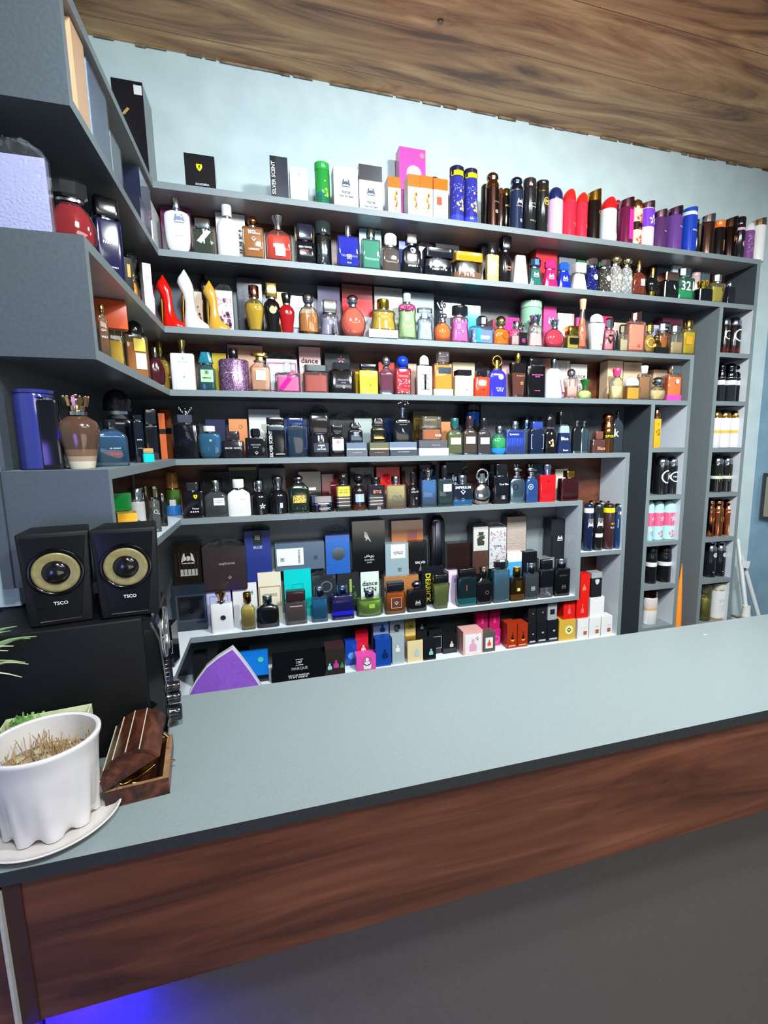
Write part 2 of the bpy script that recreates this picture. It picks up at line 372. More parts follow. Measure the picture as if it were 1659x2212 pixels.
def cap_part(root, kind, w, h, z, c, d=None):
    """stopper of width w, height h standing at z"""
    a = w/2; b = (d or w)/2
    if kind in ('cyl', 'tube'): return loft('cap', [(z, a*.97, b*.97), (z+h*.05, a, b), (z+h*.92, a, b), (z+h, a*.9, b*.9)], 2, c, root, 20)
    if kind == 'box': return loft('cap', [(z, a*.97, b*.97), (z+h*.04, a, b), (z+h*.95, a, b), (z+h, a*.95, b*.95)], 9, c, root, 24)
    if kind == 'cone': return loft('cap', [(z, a*.75, b*.75), (z+h*.9, a, b), (z+h, a*.92, b*.92)], 2, c, root, 20)
    if kind == 'flare': return loft('cap', [(z, a*.5, b*.5), (z+h*.35, a*.55, b*.55), (z+h*.8, a*.95, b*.95), (z+h*.93, a, b), (z+h, a*.8, b*.8)], 2, c, root, 20)
    if kind == 'taper': return loft('cap', [(z, a, b), (z+h*.1, a, b), (z+h, a*.62, b*.62)], 5, c, root, 20)
    if kind == 'hex': return loft('cap', [(z, a*.8, b*.8), (z+h*.15, a, b), (z+h*.8, a, b), (z+h, a*.7, b*.7)], 2, c, root, 8, 15)
    if kind == 'ball': return loft('cap', [(z, a*.35, b*.35)]+[(z+h*(.5-.5*math.cos(t)), a*math.sin(t), b*math.sin(t)) for t in [PI*(i+1.6)/11 for i in range(9)]]+[(z+h, a*.06, b*.06)], 2, c, root, 20, 60)
    if kind == 'dome': return loft('cap', [(z, a*.97, b*.97), (z+h*.1, a, b), (z+h*.5, a*.97, b*.97), (z+h*.78, a*.76, b*.76), (z+h*.93, a*.42, b*.42), (z+h, a*.08, b*.08)], 2, c, root, 20, 60)
    if kind == 'flat': return loft('cap', [(z, a*.5, b*.5), (z+h*.45, a*.45, b*.45), (z+h*.55, a, b), (z+h*.95, a, b), (z+h, a*.93, b*.93)], 2.5, c, root, 24)
    if kind == 'slant': return loft('cap', [(z, a, b), (z+h*.5, a, b), (z+h*.78, a*.98, b*.98, 0, 0, h*.2), (z+h*.8, a*.75, b*.75, 0, 0, h*.16)], 2, c, root, 20)
    if kind == 'bullet': return loft('cap', [(z, a, b), (z+h*.2, a, b), (z+h*.5, a*.88, b*.9, a*.05), (z+h*.75, a*.66, b*.7, a*.15), (z+h*.92, a*.36, b*.45, a*.25), (z+h, a*.08, b*.1, a*.28)], 2, c, root, 20, 60)
    if kind == 'shoulder': return loft('cap', [(z, a, b), (z+h*.2, a, b), (z+h*.4, a*.78, b*.78), (z+h*.5, a*.72, b*.72), (z+h*.62, a*.9, b*.9), (z+h*.85, a*.84, b*.84), (z+h, a*.5, b*.5)], 2, c, root, 20, 60)
    if kind == 'crown':
        loft('crown_band', [(z, a*.5, b*.5), (z+h*.12, a*.62, b*.62), (z+h*.3, a*.6, b*.6), (z+h*.62, a*.82, b*.82), (z+h*.63, a*.3, b*.3)], 2, c, root, 20)
        bm = bmesh.new()
        for i in range(12):
            t = 2*PI*i/12
            cubeto(bm, (a*.84*math.cos(t), b*.84*math.sin(t), z+h*.58), a*.16, a*.26, h*.5, Matrix.Rotation(t, 3, 'Z') @ Matrix.Rotation(.22, 3, 'Y'))
            sphere(bm, (a*.94*math.cos(t), b*.94*math.sin(t), z+h*.84), a*.12, seg=8)
        sphere(bm, (0, 0, z+h*.62), a*.55, b*.55, h*.3); sphere(bm, (0, 0, z+h*.95), a*.17, seg=8)
        return frombm('cap', bm, c, root, 40)
    if kind == 'ring':
        R = a*.8; pts = [(R*math.sin(t), 0, z+h-R*1.15+R*math.cos(t)) for t in [2*PI*i/24 for i in range(25)]]
        tube('ring_handle', pts, a*.18, c, root, 8)
        return loft('cap', [(z, a*.5, b*.5), (z+h*.4, a*.42, b*.42), (z+h*.62, a*.36, b*.36), (z+h*.66, a*.1, b*.1)], 2, c, root, 14)
    if kind == 'wings':
        bm = bmesh.new(); cubeto(bm, (0, 0, z+h*.25), w, d or w, h*.45)
        for s in (-1, 1):
            for i in range(4): sphere(bm, (s*a*(.25+.2*i), 0, z+h*(.55+.11*i)), a*.13, a*.1, h*.10, 8)
        sphere(bm, (0, 0, z+h*.6), a*.3, a*.2, h*.2, 8); sphere(bm, (0, 0, z+h*.85), a*.13, seg=8)
        return frombm('cap', bm, c, root, 40)
    if kind == 'head':
        bm = bmesh.new(); sphere(bm, (0, 0, z+h*.22), a*.5, b*.5, h*.3); sphere(bm, (-a*.1, 0, z+h*.55), a*.75, b*.7, h*.26)
        sphere(bm, (a*.55, 0, z+h*.5), a*.45, b*.4, h*.14); cubeto(bm, (-a*.45, 0, z+h*.85), a*.28, b*.3, h*.3, Matrix.Rotation(-.3, 3, 'Y'))
        cubeto(bm, (a*.05, 0, z+h*.85), a*.22, b*.3, h*.26, Matrix.Rotation(.2, 3, 'Y'))
        return frombm('cap', bm, c, root, 60)
    if kind == 'sculpt':
        bm = bmesh.new()
        for i in range(6): sphere(bm, (a*.45*math.sin(i*1.9), 0, z+h*(.08+.16*i)), a*(.6-.07*i), b*(.5-.05*i), h*.13, 8)
        for s in (-1, 1): cubeto(bm, (s*a*.6, 0, z+h*.62), a*.18, b*.3, h*.5, Matrix.Rotation(s*.5, 3, 'Y'))
        return frombm('cap', bm, c, root, 40)
    return loft('cap', [(z, a, b), (z+h, a, b)], 2, c, root, 16)

TOPS = {}
def bottle(root, w, h, shape, body, cap='#101012', c=('cyl', .34, .24), g=None, lvl=.8, lb=(), em=(), tx=(), d=None, bands=None, neck='m#b9bcc0', seg=28):
    n, prof, dr = PR[shape]; ck, cw, ch = c[:3]; cw = min(cw*1.14, max(cw, .92)); dd = d or max(.022, min(w*dr, .055))
    bh = h*(1-ch)-(.03*h if ch else 0)
    zs = sorted(set([t for t, _ in prof]+([min(.999, z*h/bh) for b in bands for z in b[:2] if z*h < bh] if bands else [])))
    flatsm = 38; sg = seg
    rings = [(t*bh, w/2*interp(prof, t), dd/2*interp(prof, t)) for t in zs]
    loft('body', rings, n, body, root, sg, flatsm, bands, True, h)
    if g:
        q = .86; zl = lvl*bh
        loft('perfume', [(bh*.09, w/2*q*interp(prof, .1), dd/2*.8*interp(prof, .1))]+[(t*bh, w/2*q*interp(prof, t), dd/2*.8*interp(prof, t)) for t, _ in prof if .12 < t < lvl-.02]+[(zl, w/2*q*interp(prof, lvl), dd/2*.8*interp(prof, lvl))], n, 'l'+g, root, sg, 38)
        tube('dip_tube', [(0, 0, bh*.12), (0, 0, bh*.98)], .0009, '#d9dcdf', root, 6)
    if ch:
        loft('collar', [(bh*.985, w*cw*.36, w*cw*.36 if cw < .6 else dd*.3), (bh+.035*h, w*cw*.36, w*cw*.36 if cw < .6 else dd*.3)], 2, neck, root, 16)
        cd_ = min(w*cw, dd*1.05) if ck not in ('ball', 'dome', 'cyl', 'hex', 'crown', 'flare', 'cone', 'shoulder') else min(w*cw, max(dd*1.1, .02))
        cap_part(root, ck, w*cw, h*ch, h-h*ch, cap, cd_)
    def front(x, z):
        t = max(0, min(1, z/bh)); s = interp(prof, t)
        u = min(.97, abs(x)/(w/2*s+1e-6)); return -dd/2*s*(1-u**n)**(1/n)
    prints(root, w, h, front, lb, em, tx); return dd

def can(root, w, h, body, cap='#151517', c=('dome', .2), bands=None, lb=(), em=(), tx=(), cw=.97):
    ck, ch = c; bh = h*(1-ch); R = w/2
    zs = sorted(set([0, .015, .96, 1]+([min(1, z*h/bh) for b in bands for z in b[:2]] if bands else [])))
    loft('body', [(t*bh, R*(.93 if t in (0, 1) else 1), R*(.93 if t in (0, 1) else 1)) for t in zs], 2, body, root, 24, 38, bands, True, h)
    cap_part(root, ck, w*cw, h*ch, bh, cap, w*cw)
    def front(x, z): return -math.sqrt(max(1e-7, R*R-min(abs(x), R*.95)**2))
    prints(root, w, h, front, lb, em, tx); return w

def cello(root, w, h, d, peak=.3, both=True):
    """loose clear wrap with a crumpled pinched top"""
    rr = random.Random(int(w*1e5)); e = .0016; a, b = w/2+e, d/2+e; n = 9; V = []; Fc = []
    lev = [(.004, 1, 0), (h+e, 1, 0), (h+peak*w*.45, .8, 1), (h+peak*w*.8, .5, 1), (h+peak*w, .3, 1)]
    per = [(-1+2*i/n, -1) for i in range(n)]+[(1, -1+2*i/n) for i in range(n)]+[(1-2*i/n, 1) for i in range(n)]+[(-1, 1-2*i/n) for i in range(n)]
    for z, s, j in lev:
        for x, y in per:
            V.append((x*a*s+j*rr.uniform(-.05, .05)*w, y*b*(s if j == 0 else s*.6)+j*rr.uniform(-.06, .06)*d, z+j*rr.uniform(-.06, .06)*w))
    m = len(per)
    for k in range(len(lev)-1):
        for i in range(m): q = (i+1) % m; Fc.append((k*m+i, k*m+q, (k+1)*m+q, (k+1)*m+i))
    return mk('cellophane_wrap', V, Fc, 'f#eef3f6', root)

def carton(root, w, h, d, body, bands=None, lb=(), em=(), tx=(), cel=0, side=None, top=None):
    zs = sorted(set([0, h]+([z*h for b in bands for z in b[:2]] if bands else [])))
    V, Fc, idx, ms = [], [], [], [body]
    def mi(m):
        if m not in ms: ms.append(m)
        return ms.index(m)
    for z in zs: V += [(-w/2, -d/2, z), (w/2, -d/2, z), (w/2, d/2, z), (-w/2, d/2, z)]
    for k in range(len(zs)-1):
        zc = (zs[k]+zs[k+1])/2/h; m = body
        for b in bands or ():
            if b[0] <= zc <= b[1]: m = b[2]
        for i in range(4):
            j = (i+1) % 4; Fc.append((k*4+i, k*4+j, k*4+4+j, k*4+4+i)); idx.append(mi(side if (side and i in (1, 3)) else m))
    e = (len(zs)-1)*4; Fc += [(3, 2, 1, 0), (e, e+1, e+2, e+3)]; idx += [0, mi(top or (bands[-1][2] if bands and bands[-1][1] >= .99 else body))]
    bm = bmesh.new(); vs = [bm.verts.new(v) for v in V]
    for f, i in zip(Fc, idx): fa = bm.faces.new([vs[q] for q in f]); fa.material_index = i
    ed = [x for x in bm.edges if len(x.link_faces) == 2 and x.calc_face_angle(0) > .5]
    bmesh.ops.bevel(bm, geom=ed, offset=.0007, segments=1, affect='EDGES')
    frombm('carton', bm, ms, root)
    prints(root, w, h, lambda x, z: -d/2, lb, em, tx)
    if cel: cello(root, w, h, d, cel)

HEEL = [(0, .20, .97), (.04, .18, 1), (.10, .18, .96), (.16, .19, .80), (.22, .2, .66), (.34, .23, .58), (.48, .24, .55), (.6, .19, .55), (.7, .10, .55), (.78, .04, .52), (.86, .08, .46), (.94, .18, .38), (1, .27, .31)]
def shoe(root, w, h, body):
    r = [(z*h, (b-a)*w/2, .021*(.5+.5*(b-a)) if z < .9 else .006, ((a+b)/2-.5)*w) for z, a, b in HEEL]
    loft('body', r, 2.6, body, root, 24, 50)
    tube('heel_stem', [(-w*.30, 0, h*.62), (-w*.33, 0, h*.3), (-w*.34, 0, 0)], .0035, 'm#c79a3c', root, 8, [1, .8, .7])

# ---------------------------------------------------------------- rows
FY = 1.5
ZR = {1: 2.1975, 2: 2.04, 3: 1.8545, 4: 1.6955, 5: 1.5135, 6: 1.351, 7: 1.0115, 8: .842, 9: 1.167}
PH = {1: 'on the topmost shelf', 2: 'on the second shelf down', 3: 'on the third shelf down', 4: 'on the fourth shelf down',
      5: 'on the fifth shelf down', 6: 'on the sixth shelf down', 7: 'on the seventh shelf down', 8: 'on the bottom shelf', 9: 'on the small side shelf'}
def headroom(z):   # clear height above z below the next board
    return min([ZR[r]-.016-.004-z for r in range(1, 9) if ZR[r]-.016 > z+.03] or [1])
def span(x0, x1, yt, off, d, n):
    yc = FY+off+d/2; py = yt+30
    if n == 0: return at(x0, py, y=FY+off).x, at(x1, py, y=FY+off).x
    a, b = at(x0, py, y=yc).x, at(x1, py, y=yc).x
    if n >= 5 and x0 > 380:   # the side face shows too: the front is narrower than the outline
        k = min(.22*d*a/FY, .18*(b-a)); a += k; b += .05*k
    return a, b
def item(kind, r, x0, x1, yt, label, off, d, k, zb=None, cat=None, fn=None, full=2, yc=None, dz=0, ph=None, rz=0):
    z = zb if zb is not None else (TOPS[k] if isinstance(k, str) and k in TOPS else ZR[r])
    a, b = span(x0, x1, yt, off, d, full)
    if b-a < .012: a, b = (a+b)/2-.008, (a+b)/2+.008
    cx = (a+b)/2; cy = FY+off+d/2
    zt = at((x0+x1)/2, yt, y=(FY+off+d*.35 if full else FY+off)).z
    h = max(.02, zt-z); w_ = (b-a)*(.975 if kind != 'b' else 1.0)
    if r < 7 or (r < 9 and not ph): h = min(h, headroom(z))
    nm, ct, gr = {'b': ('perfume_bottle', 'perfume bottle', 'perfume bottles '), 'c': ('spray_can', 'spray can', 'spray cans '),
                  'x': ('perfume_box', 'box', 'perfume boxes '), 'h': ('shoe_shaped_bottle', 'perfume bottle', 'perfume bottles ')}[kind]
    p = ph or PH[r]
    t = thing(nm, label+' '+p, ct, (cx, cy, z), rz, gr+p)
    return t, w_, h, z
def B(r, x0, x1, yt, shape, body, label, off=.008, on=None, key=None, rz=0, ph=None, zb=None, **kw):
    n, prof, dr = PR[shape]
    ppm = (at(x1, yt+30, y=1.52)-at(x0, yt+30, y=1.52)).length
    d = kw.get('d') or max(.02, min(ppm*min(dr, .8)*.9, .046)); kw['d'] = d
    t, w_, h, z = item('b', r, x0, x1, yt, label, off, d, on, full=n, rz=rz, ph=ph, zb=zb)
    bottle(t, w_, h, shape, body, **kw); TOPS[key or '_'] = z+h; return t
def Cn(r, x0, x1, yt, body, label, off=.008, on=None, ph=None, zb=None, **kw):
    ppm = (at(x1, yt+30, y=1.52)-at(x0, yt+30, y=1.52)).length
    t, w_, h, z = item('c', r, x0, x1, yt, label, off, min(ppm, .05), on, full=0, ph=ph, zb=zb)
    t.location.x = (at(x0, yt+50, y=t.location.y).x+at(x1, yt+50, y=t.location.y).x)/2
    w_ = min(w_, .056); can(t, w_, h, body, **kw); return t
def X(r, x0, x1, yt, body, label, off=.085, d=.045, on=None, key=None, ph=None, zb=None, rz=0, **kw):
    t, w_, h, z = item('x', r, x0, x1, yt, label, off, d, on, full=0, ph=ph, zb=zb, rz=rz)
    carton(t, w_, h, d, body, **kw); TOPS[key or '_'] = z+h+.0005; return t
def Hl(r, x0, x1, yt, body, label, off=.02):
    t, w_, h, z = item('h', r, x0, x1, yt, label, off, .04, None, full=0); shoe(t, w_, h, body); return t

# ================================================================ the setting
RX, LX, BY, NY, CE = 1.98, -.62, 1.66, -1.9, 2.592
struct(board('floor', LX-.1, RX+.1, NY-.1, BY+.1, -.05, 0, surf('floor_tiles', '#8b8a86', '#98968f', 3)))
struct(board('ceiling', LX-.1, RX+.1, NY-.1, BY+.1, CE, CE+.05, WOODCEIL))
struct(board('wall_back', LX-.1, RX+.1, BY, BY+.1, 0, CE, PLASTER))
struct(board('wall_right', RX, RX+.1, NY-.1, BY, 0, CE, PLASTER2))
struct(board('wall_left', LX-.1, LX, NY-.1, BY, 0, CE, PLASTER))
struct(board('wall_front', LX, RX, NY-.1, NY, 0, CE, PLASTER))
struct(board('wall_left_bulkhead', LX, -.392, .93, BY, 1.30, CE, PLASTER))
struct(board('wall_left_return', LX, -.392, 1.30, BY, 0, 1.30, PANEL))
# ragged sealant along the ceiling edge
bm = bmesh.new()
x = -.38
while x < 1.97:
    l = random.uniform(.02, .10); cubeto(bm, (x+l/2, BY-.003, CE-.001), l, .006, random.uniform(.004, .012)); x += l+random.choice((0, .01, .05))
struct(frombm('trim_1', bm, surf('dry_sealant', '#4a3c30', '#8d7c68', 30)))
o = tube('ceiling_screw', [(.46, 1.36, CE-.003), (.46, 1.36, CE)], .008, 'm#6b5a48'); tag(o, 'small screw head in the wooden ceiling above the pink box', 'screw')

# ---------------------------------------------------------------- shelving along the back wall
unit = thing('wall_shelving', 'long stepped grey shelving unit filled with perfumes along the back wall', 'shelving', (0, 0, 0))
T = .016; LE = -.245
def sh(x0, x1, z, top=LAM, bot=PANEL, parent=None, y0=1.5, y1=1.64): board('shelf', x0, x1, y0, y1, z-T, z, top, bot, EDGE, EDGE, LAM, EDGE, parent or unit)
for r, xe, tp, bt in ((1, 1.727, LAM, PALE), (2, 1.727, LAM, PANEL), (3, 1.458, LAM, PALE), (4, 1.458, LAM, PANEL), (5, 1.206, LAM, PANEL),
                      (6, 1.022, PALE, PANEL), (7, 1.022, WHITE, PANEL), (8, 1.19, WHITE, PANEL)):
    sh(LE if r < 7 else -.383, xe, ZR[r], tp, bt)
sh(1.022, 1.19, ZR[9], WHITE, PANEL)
CDZ = [1.529, 1.357, 1.185, 1.017, .854]; CCZ = [1.869, 1.697, 1.526, 1.357, 1.183, 1.017, .838]
for z in CDZ: sh(1.301, 1.442, z)
for z in CCZ: sh(1.572, 1.711, z)
def upr(x0, z0, z1, left=PANEL, right=PANEL): board('upright', x0, x0+T, 1.5, 1.64, z0, z1, PANEL, PANEL, EDGE, right, PANEL, left, unit)
upr(1.711, ZR[2], ZR[1]-T); upr(1.711, 0, ZR[2]-T, WHITE)
upr(1.556, 0, ZR[2]-T, LAM, PANEL)
upr(1.442, ZR[4], ZR[3]-T, LAM); upr(1.442, 0, ZR[4]-T, WHITE)
upr(1.285, 0, ZR[4]-T, PANEL, PANEL); upr(1.19, 0, ZR[5]-T, WHITE)
upr(1.006, ZR[7], ZR[6]-T, WHITE, WHITE)
def bp(x0, x1, z0, z1, m, y=1.642): board('back_panel', x0, x1, y, y+.012, z0, z1, m, parent=unit)
bp(-.38, 1.711, ZR[2], ZR[1], WOODBACK); bp(-.38, 1.556, ZR[3], ZR[2], PANEL); bp(-.38, 1.442, ZR[4], ZR[3], WOODBACK)
bp(-.38, 1.285, ZR[5], ZR[4], PANEL); bp(-.38, 1.19, ZR[6], ZR[5], WOODBACK); bp(-.38, 1.006, ZR[7], ZR[6], LAM)
bp(-.38, 1.19, .2, ZR[7], PANEL); bp(1.006, 1.19, ZR[7], ZR[6], WOODBACK)
bp(1.572, 1.711, .2, ZR[2], PANEL); bp(1.458, 1.556, 0, ZR[3], PANEL); bp(1.301, 1.442, .2, ZR[4], PANEL); bp(1.206, 1.285, 0, ZR[5], PANEL)
for z in CCZ[1:]+CDZ[:3]:
    pass
# ---------------------------------------------------------------- left wing
YE = .905
wing = thing('corner_shelving', 'grey boxed side shelves running towards the viewer at the left', 'shelving', (0, 0, 0))
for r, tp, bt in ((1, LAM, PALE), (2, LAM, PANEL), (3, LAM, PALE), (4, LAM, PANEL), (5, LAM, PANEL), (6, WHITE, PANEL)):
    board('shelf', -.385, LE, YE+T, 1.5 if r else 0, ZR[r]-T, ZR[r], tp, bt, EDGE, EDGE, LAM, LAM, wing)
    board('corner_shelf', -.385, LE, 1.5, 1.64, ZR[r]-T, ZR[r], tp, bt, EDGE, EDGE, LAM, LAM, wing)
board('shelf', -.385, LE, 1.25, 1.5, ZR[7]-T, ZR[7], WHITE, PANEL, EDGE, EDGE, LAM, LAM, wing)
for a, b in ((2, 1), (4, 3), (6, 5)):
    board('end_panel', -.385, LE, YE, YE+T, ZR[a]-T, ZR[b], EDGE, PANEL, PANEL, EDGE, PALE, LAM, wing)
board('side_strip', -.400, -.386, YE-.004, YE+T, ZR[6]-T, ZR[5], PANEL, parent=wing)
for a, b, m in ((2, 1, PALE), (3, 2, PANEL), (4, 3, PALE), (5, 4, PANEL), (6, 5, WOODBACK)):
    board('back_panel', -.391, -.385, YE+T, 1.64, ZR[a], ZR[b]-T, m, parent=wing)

# ---------------------------------------------------------------- counter
CT = 1.0876
ctr = thing('shop_counter', 'grey topped shop counter with a walnut apron across the foreground', 'counter', (0, 0, 0))
board('countertop', LX+.01, 1.975, .606, .979, CT-.017, CT, surf('worktop_laminate', '#7c8788', '#828d8e', 260, (.26, .36)), LAM, surf('worktop_edge', '#1c1f20', '#232627', 200, (.45, .55)), parent=ctr)
board('apron', -.310, 1.975, .611, .627, .883, CT-.017, WOODAPR, parent=ctr)
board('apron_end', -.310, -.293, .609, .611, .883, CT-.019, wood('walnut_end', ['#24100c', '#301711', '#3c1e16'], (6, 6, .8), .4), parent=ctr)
board('apron_trim', -.308, 1.975, .609, .6115, CT-.0195, CT-.017, '#7b5638', parent=ctr)
board('front_panel', -.310, 1.975, .655, .672, 0, 1.02, surf('counter_front_laminate', '#4f4a48', '#56504e', 150, (.35, .45)), parent=ctr)
board('side_panel', LX+.01, -.314, .606, .96, 0, CT-.017, WOODAPR, parent=ctr)
board('corner_strip', -.3140, -.3105, .603, .611, 0, CT-.024, PALE, parent=ctr)
board('led_strip', -.30, -.12, .640, .648, .876, .883, newmat('blue_led')[0], parent=ctr)
_m = bpy.data.materials['blue_led']; _b = _m.node_tree.nodes['Principled BSDF']; _b.inputs['Emission Color'].default_value = (.02, .02, 1, 1); _b.inputs['Emission Strength'].default_value = 6
p = at(1523, 1371, z=CT)
o = bbox('paper_scrap', -.004, .004, -.001, .001, 0, .0006, '#e8ecec', bev=0); o.location = (p.x, p.y, CT); o.rotation_euler[2] = -.5; tag(o, 'tiny white scrap of paper on the grey counter', 'paper')

# ================================================================ row 1, topmost shelf
S1 = 'm#c8ccd2'
X(1, 398, 465, 334, '#17181d', 'black box with a yellow horse shield', off=.004, em=[('shield', -.02, .60, .22, '#f2dd1a'), ('horse', -.02, .61, .20, '#17181d')], tx=[('SCUDERIA', .05, .09, .45, '#cfd2d6')], side='m#b9bbc4')
X(1, 583, 622, 338, '#232833', 'tall black box with vertical silver lettering', off=.02, side='m#aab0ba', lb=[(-.33, .5, .3, .98, '#0d0e12')], tx=[('SILVER SCENT', -.33, .5, 1.55*1.15, '#d8dbe0', PI/2)])
X(1, 626, 665, 363, 't#c9d2e8', 'plain pale lilac box next to the silver-lettered box', off=.015, em=[('square', 0, .82, .1, '#8d95ac')], tx=[('~12', 0, .55, .6, '#a5aec4')])
t = thing('tin_canister', 'green cylindrical tin with golden leaf print on the topmost shelf', 'tin', (at(696, 390, y=1.545).x, 1.545, ZR[1]))
can(t, .041, at(696, 355, y=1.545).z-ZR[1], '#27883a', '#2f9a43', ('cyl', .17), bands=[(0, .3, '#1d6a49')], em=[('blobs', .12, .42, .55, '#8fb83c'), ('flower', -.2, .3, .4, '#2a6fa0')], cw=1.0)
for x0, x1, yt, l, bd in ((720, 774, 362, 'white tester box beside the green tin', None), (775, 826, 357, 'white tester box with a silver top', [(.66, 1, 'm#7e8795')])):
    dz = 0 if not bd else -.2
    X(1, x0, x1, yt, 't#dfe6ec', l, off=.012, d=.05, bands=bd, em=[('crest', 0, .62+dz, .36, '#566070')], tx=[('TESTER', 0, .38+dz, .38, '#4e5864'), ('Not for Sale', 0, .29+dz, .56, '#4e5864')])
X(1, 862, 920, 320, '#e8489c', 'tall pink box with a pale round window behind the orange-topped boxes', off=.085, em=[('disc', .05, .68, .58, '#f2a9cf'), ('disc', .36, .92, .2, '#a9798f')], lb=[(0, .3, .9, .3, '#f070b4')])
for x0, x1, yt, l in ((838, 866, 382, 'separate white box with orange top and flower print, leftmost'), (881, 908, 377, 'left one of the two joined orange-topped flower boxes'), (908, 935, 380, 'right one of the two joined orange-topped flower boxes')):
    X(1, x0, x1, yt, 't#eef0f2', l, off=.006, d=.045, bands=[(.70, 1, '#e4621c')], em=[('flowers', .08, .34, .62, '#e79a35'), ('flowers', .14, .37, .42, '#c96b3a')])
X(1, 936, 968, 386, 't#eef0f2', 'white box with orange top and small red label, plain front', off=.006, d=.045, bands=[(.72, 1, '#e4621c')], lb=[(-.1, .44, .36, .2, '#b5503a')])
Cn(1, 926, 950, 376, 't#dfe1e3', 'silver-capped white can peeping out behind the orange boxes', off=.07, cap='m#b8b9bd', c=('dome', .12))
Cn(1, 950, 967, 383, 't#cfd0d2', 'second silver-capped can behind the orange boxes, further right', off=.08, cap='m#a8a9ad', c=('dome', .12))
NV = '#23266b'
for x0, x1, yt, l in ((971, 1002, 354, 'navy patterned can with a yellow band, left of the pair'), (1002, 1031, 360, 'navy patterned can with a yellow band, right of the pair')):
    Cn(1, x0, x1, yt, '#2d2f86', l, cap='#191c3c', c=('cyl', .17), bands=[(.0, .13, '#3a45c8')], lb=[(0, .865, .93, .085, '#f0d012')], em=[('blobs', .1, .40, .7, '#b7a96a'), ('sprigs', 0, .45, .8, '#7f86d8')], cw=1)
Cn(1, 1039, 1060, 392, '#2a1c18', 'dark brown can hidden half behind the bronze one', off=.06, cap='#3a2620', c=('dome', .1))
Cn(1, 1049, 1078, 366, 'm#6b5249', 'tall bronze brown can with tapering metallic cap', cap='m#9a6f5c', c=('shoulder', .26), bands=[(.72, .74, 'm#c9a35f')], em=[('square', .15, .28, .2, '#e8cfa8')], tx=[('~9', .2, .45, .5, '#cfa878')])
Cn(1, 1076, 1087, 402, '#3d1f1c', 'small maroon capped can behind the bronze can', off=.06, cap='#5a2a22', c=('dome', .14))
Cn(1, 1085, 1101, 405, '#15120e', 'black can with a gold cap behind the navy can', off=.05, cap='m#a58d44', c=('cyl', .16), tx=[('MILE', 0, .62, .6, '#cdb25a')])
Cn(1, 1101, 1129, 376, '#1c2742', 'slim navy can with a grey-blue metal cap', cap='m#4e6288', c=('shoulder', .24), bands=[(.73, .75, 'm#c2c8d2')], em=[('crest', .1, .52, .5, '#c8cfdc'), ('square', .2, .18, .2, '#dde2ea')], tx=[('POUR HOMME', .1, .44, .6, '#dfe4ec')])
Cn(1, 1130, 1157, 380, '#1e1d21', 'black can with a dark brown cap', cap='#2b1f1e', c=('cyl', .17), bands=[(.81, .83, 'm#8d7c66')], tx=[('~6', .1, .52, .4, '#cfc3ab'), ('~13', .1, .46, .75, '#e5dccc'), ('~5', .1, .2, .5, '#b9a98d')])
Cn(1, 1158, 1184, 385, '#191b1a', 'black can with a round gold emblem', cap='#17191a', c=('cyl', .1), bands=[(.78, .80, 'm#c0a24b'), (.88, .90, 'm#c0a24b')], em=[('ring', .15, .6, .55, '#c9a94a'), ('crest', .15, .6, .36, '#c9a94a')])
Cn(1, 1183, 1215, 395, '#e6a3bb', 'pale pink can with a domed navy cap', cap='#1b2152', c=('dome', .28), cw=.93)
for x0, x1, yt, l in ((1215, 1243, 398, 'taller glossy red can with a bullet cap'), (1244, 1268, 407, 'shorter glossy red can with a bullet cap')):
    Cn(1, x0, x1, yt, '#d8283c', l, cap='#e0221c', c=('bullet', .26), cw=.95, em=[('blobs', .25, .3, .3, '#e87a3a')])
Cn(1, 1268, 1297, 398, '#120c0b', 'black can with a slanting gold cap', cap='m#c9a447', c=('slant', .26), bands=[(.74, .76, 'm#c9a447')], em=[('ring', .2, .52, .22, '#d8963a')])
Cn(1, 1327, 1338, 428, '#8d1430', 'slim crimson can behind the white one', off=.05, cap='#8d1430', c=('dome', .1))
Cn(1, 1298, 1330, 415, '#c9d2de', 'plain white can with a slanting red cap', cap='#c81a1c', c=('bullet', .30), cw=.97)
Cn(1, 1337, 1367, 417, '#5f1438', 'dark magenta can with a bright pink panel', cap='m#a06b80', c=('slant', .24), lb=[(.18, .4, .5, .6, '#d8308c')])
Cn(1, 1363, 1386, 423, '#d8b8a0', 'slim can with orange flower pattern and gold cap', cap='m#c8a27a', c=('dome', .22), bands=[(.33, .5, '#1b1510')], em=[('blobs', 0, .65, .7, '#e04a22'), ('blobs', 0, .2, .7, '#d8432a')])
Cn(1, 1382, 1411, 426, '#cdb8d6', 'lilac can with a big white flower on purple', cap='m#b79bb8', c=('slant', .18), bands=[(.42, .80, '#6f38b8')], em=[('flower', .12, .56, .62, '#d9c6ee')])
Cn(1, 1410, 1437, 443, '#4a2a55', 'plum can with pinkish metal cap', cap='m#c0a0b4', c=('slant', .24), tx=[('~4', .2, .42, .3, '#d9c8de')])
Cn(1, 1440, 1471, 436, '#5a3778', 'wide violet can with a shiny violet cap', cap='m#8d6a9d', c=('slant', .24), tx=[('~5', .2, .5, .35, '#e0d0ee')])
Cn(1, 1474, 1502, 440, '#17379c', 'bright blue can with a white ring', cap='#1b3f9c', c=('slant', .12), bands=[(.80, .88, '#dfe3ea')], tx=[('PASSION', .15, .47, .55, '#e6ecf8')])
Cn(1, 1498, 1511, 469, '#17161a', 'small dark can behind the blue one', off=.05, cap='#222', c=('dome', .1)) if 0 else Cn(1, 1498, 1511, 469, '#17161a', 'small dark can behind the blue one', off=.05, cap='#222226', c=('dome', .1))
Cn(1, 1512, 1540, 453, 'm#8f7468', 'brown chrome can with a silver cap', cap='m#c9c9cc', c=('slant', .24))
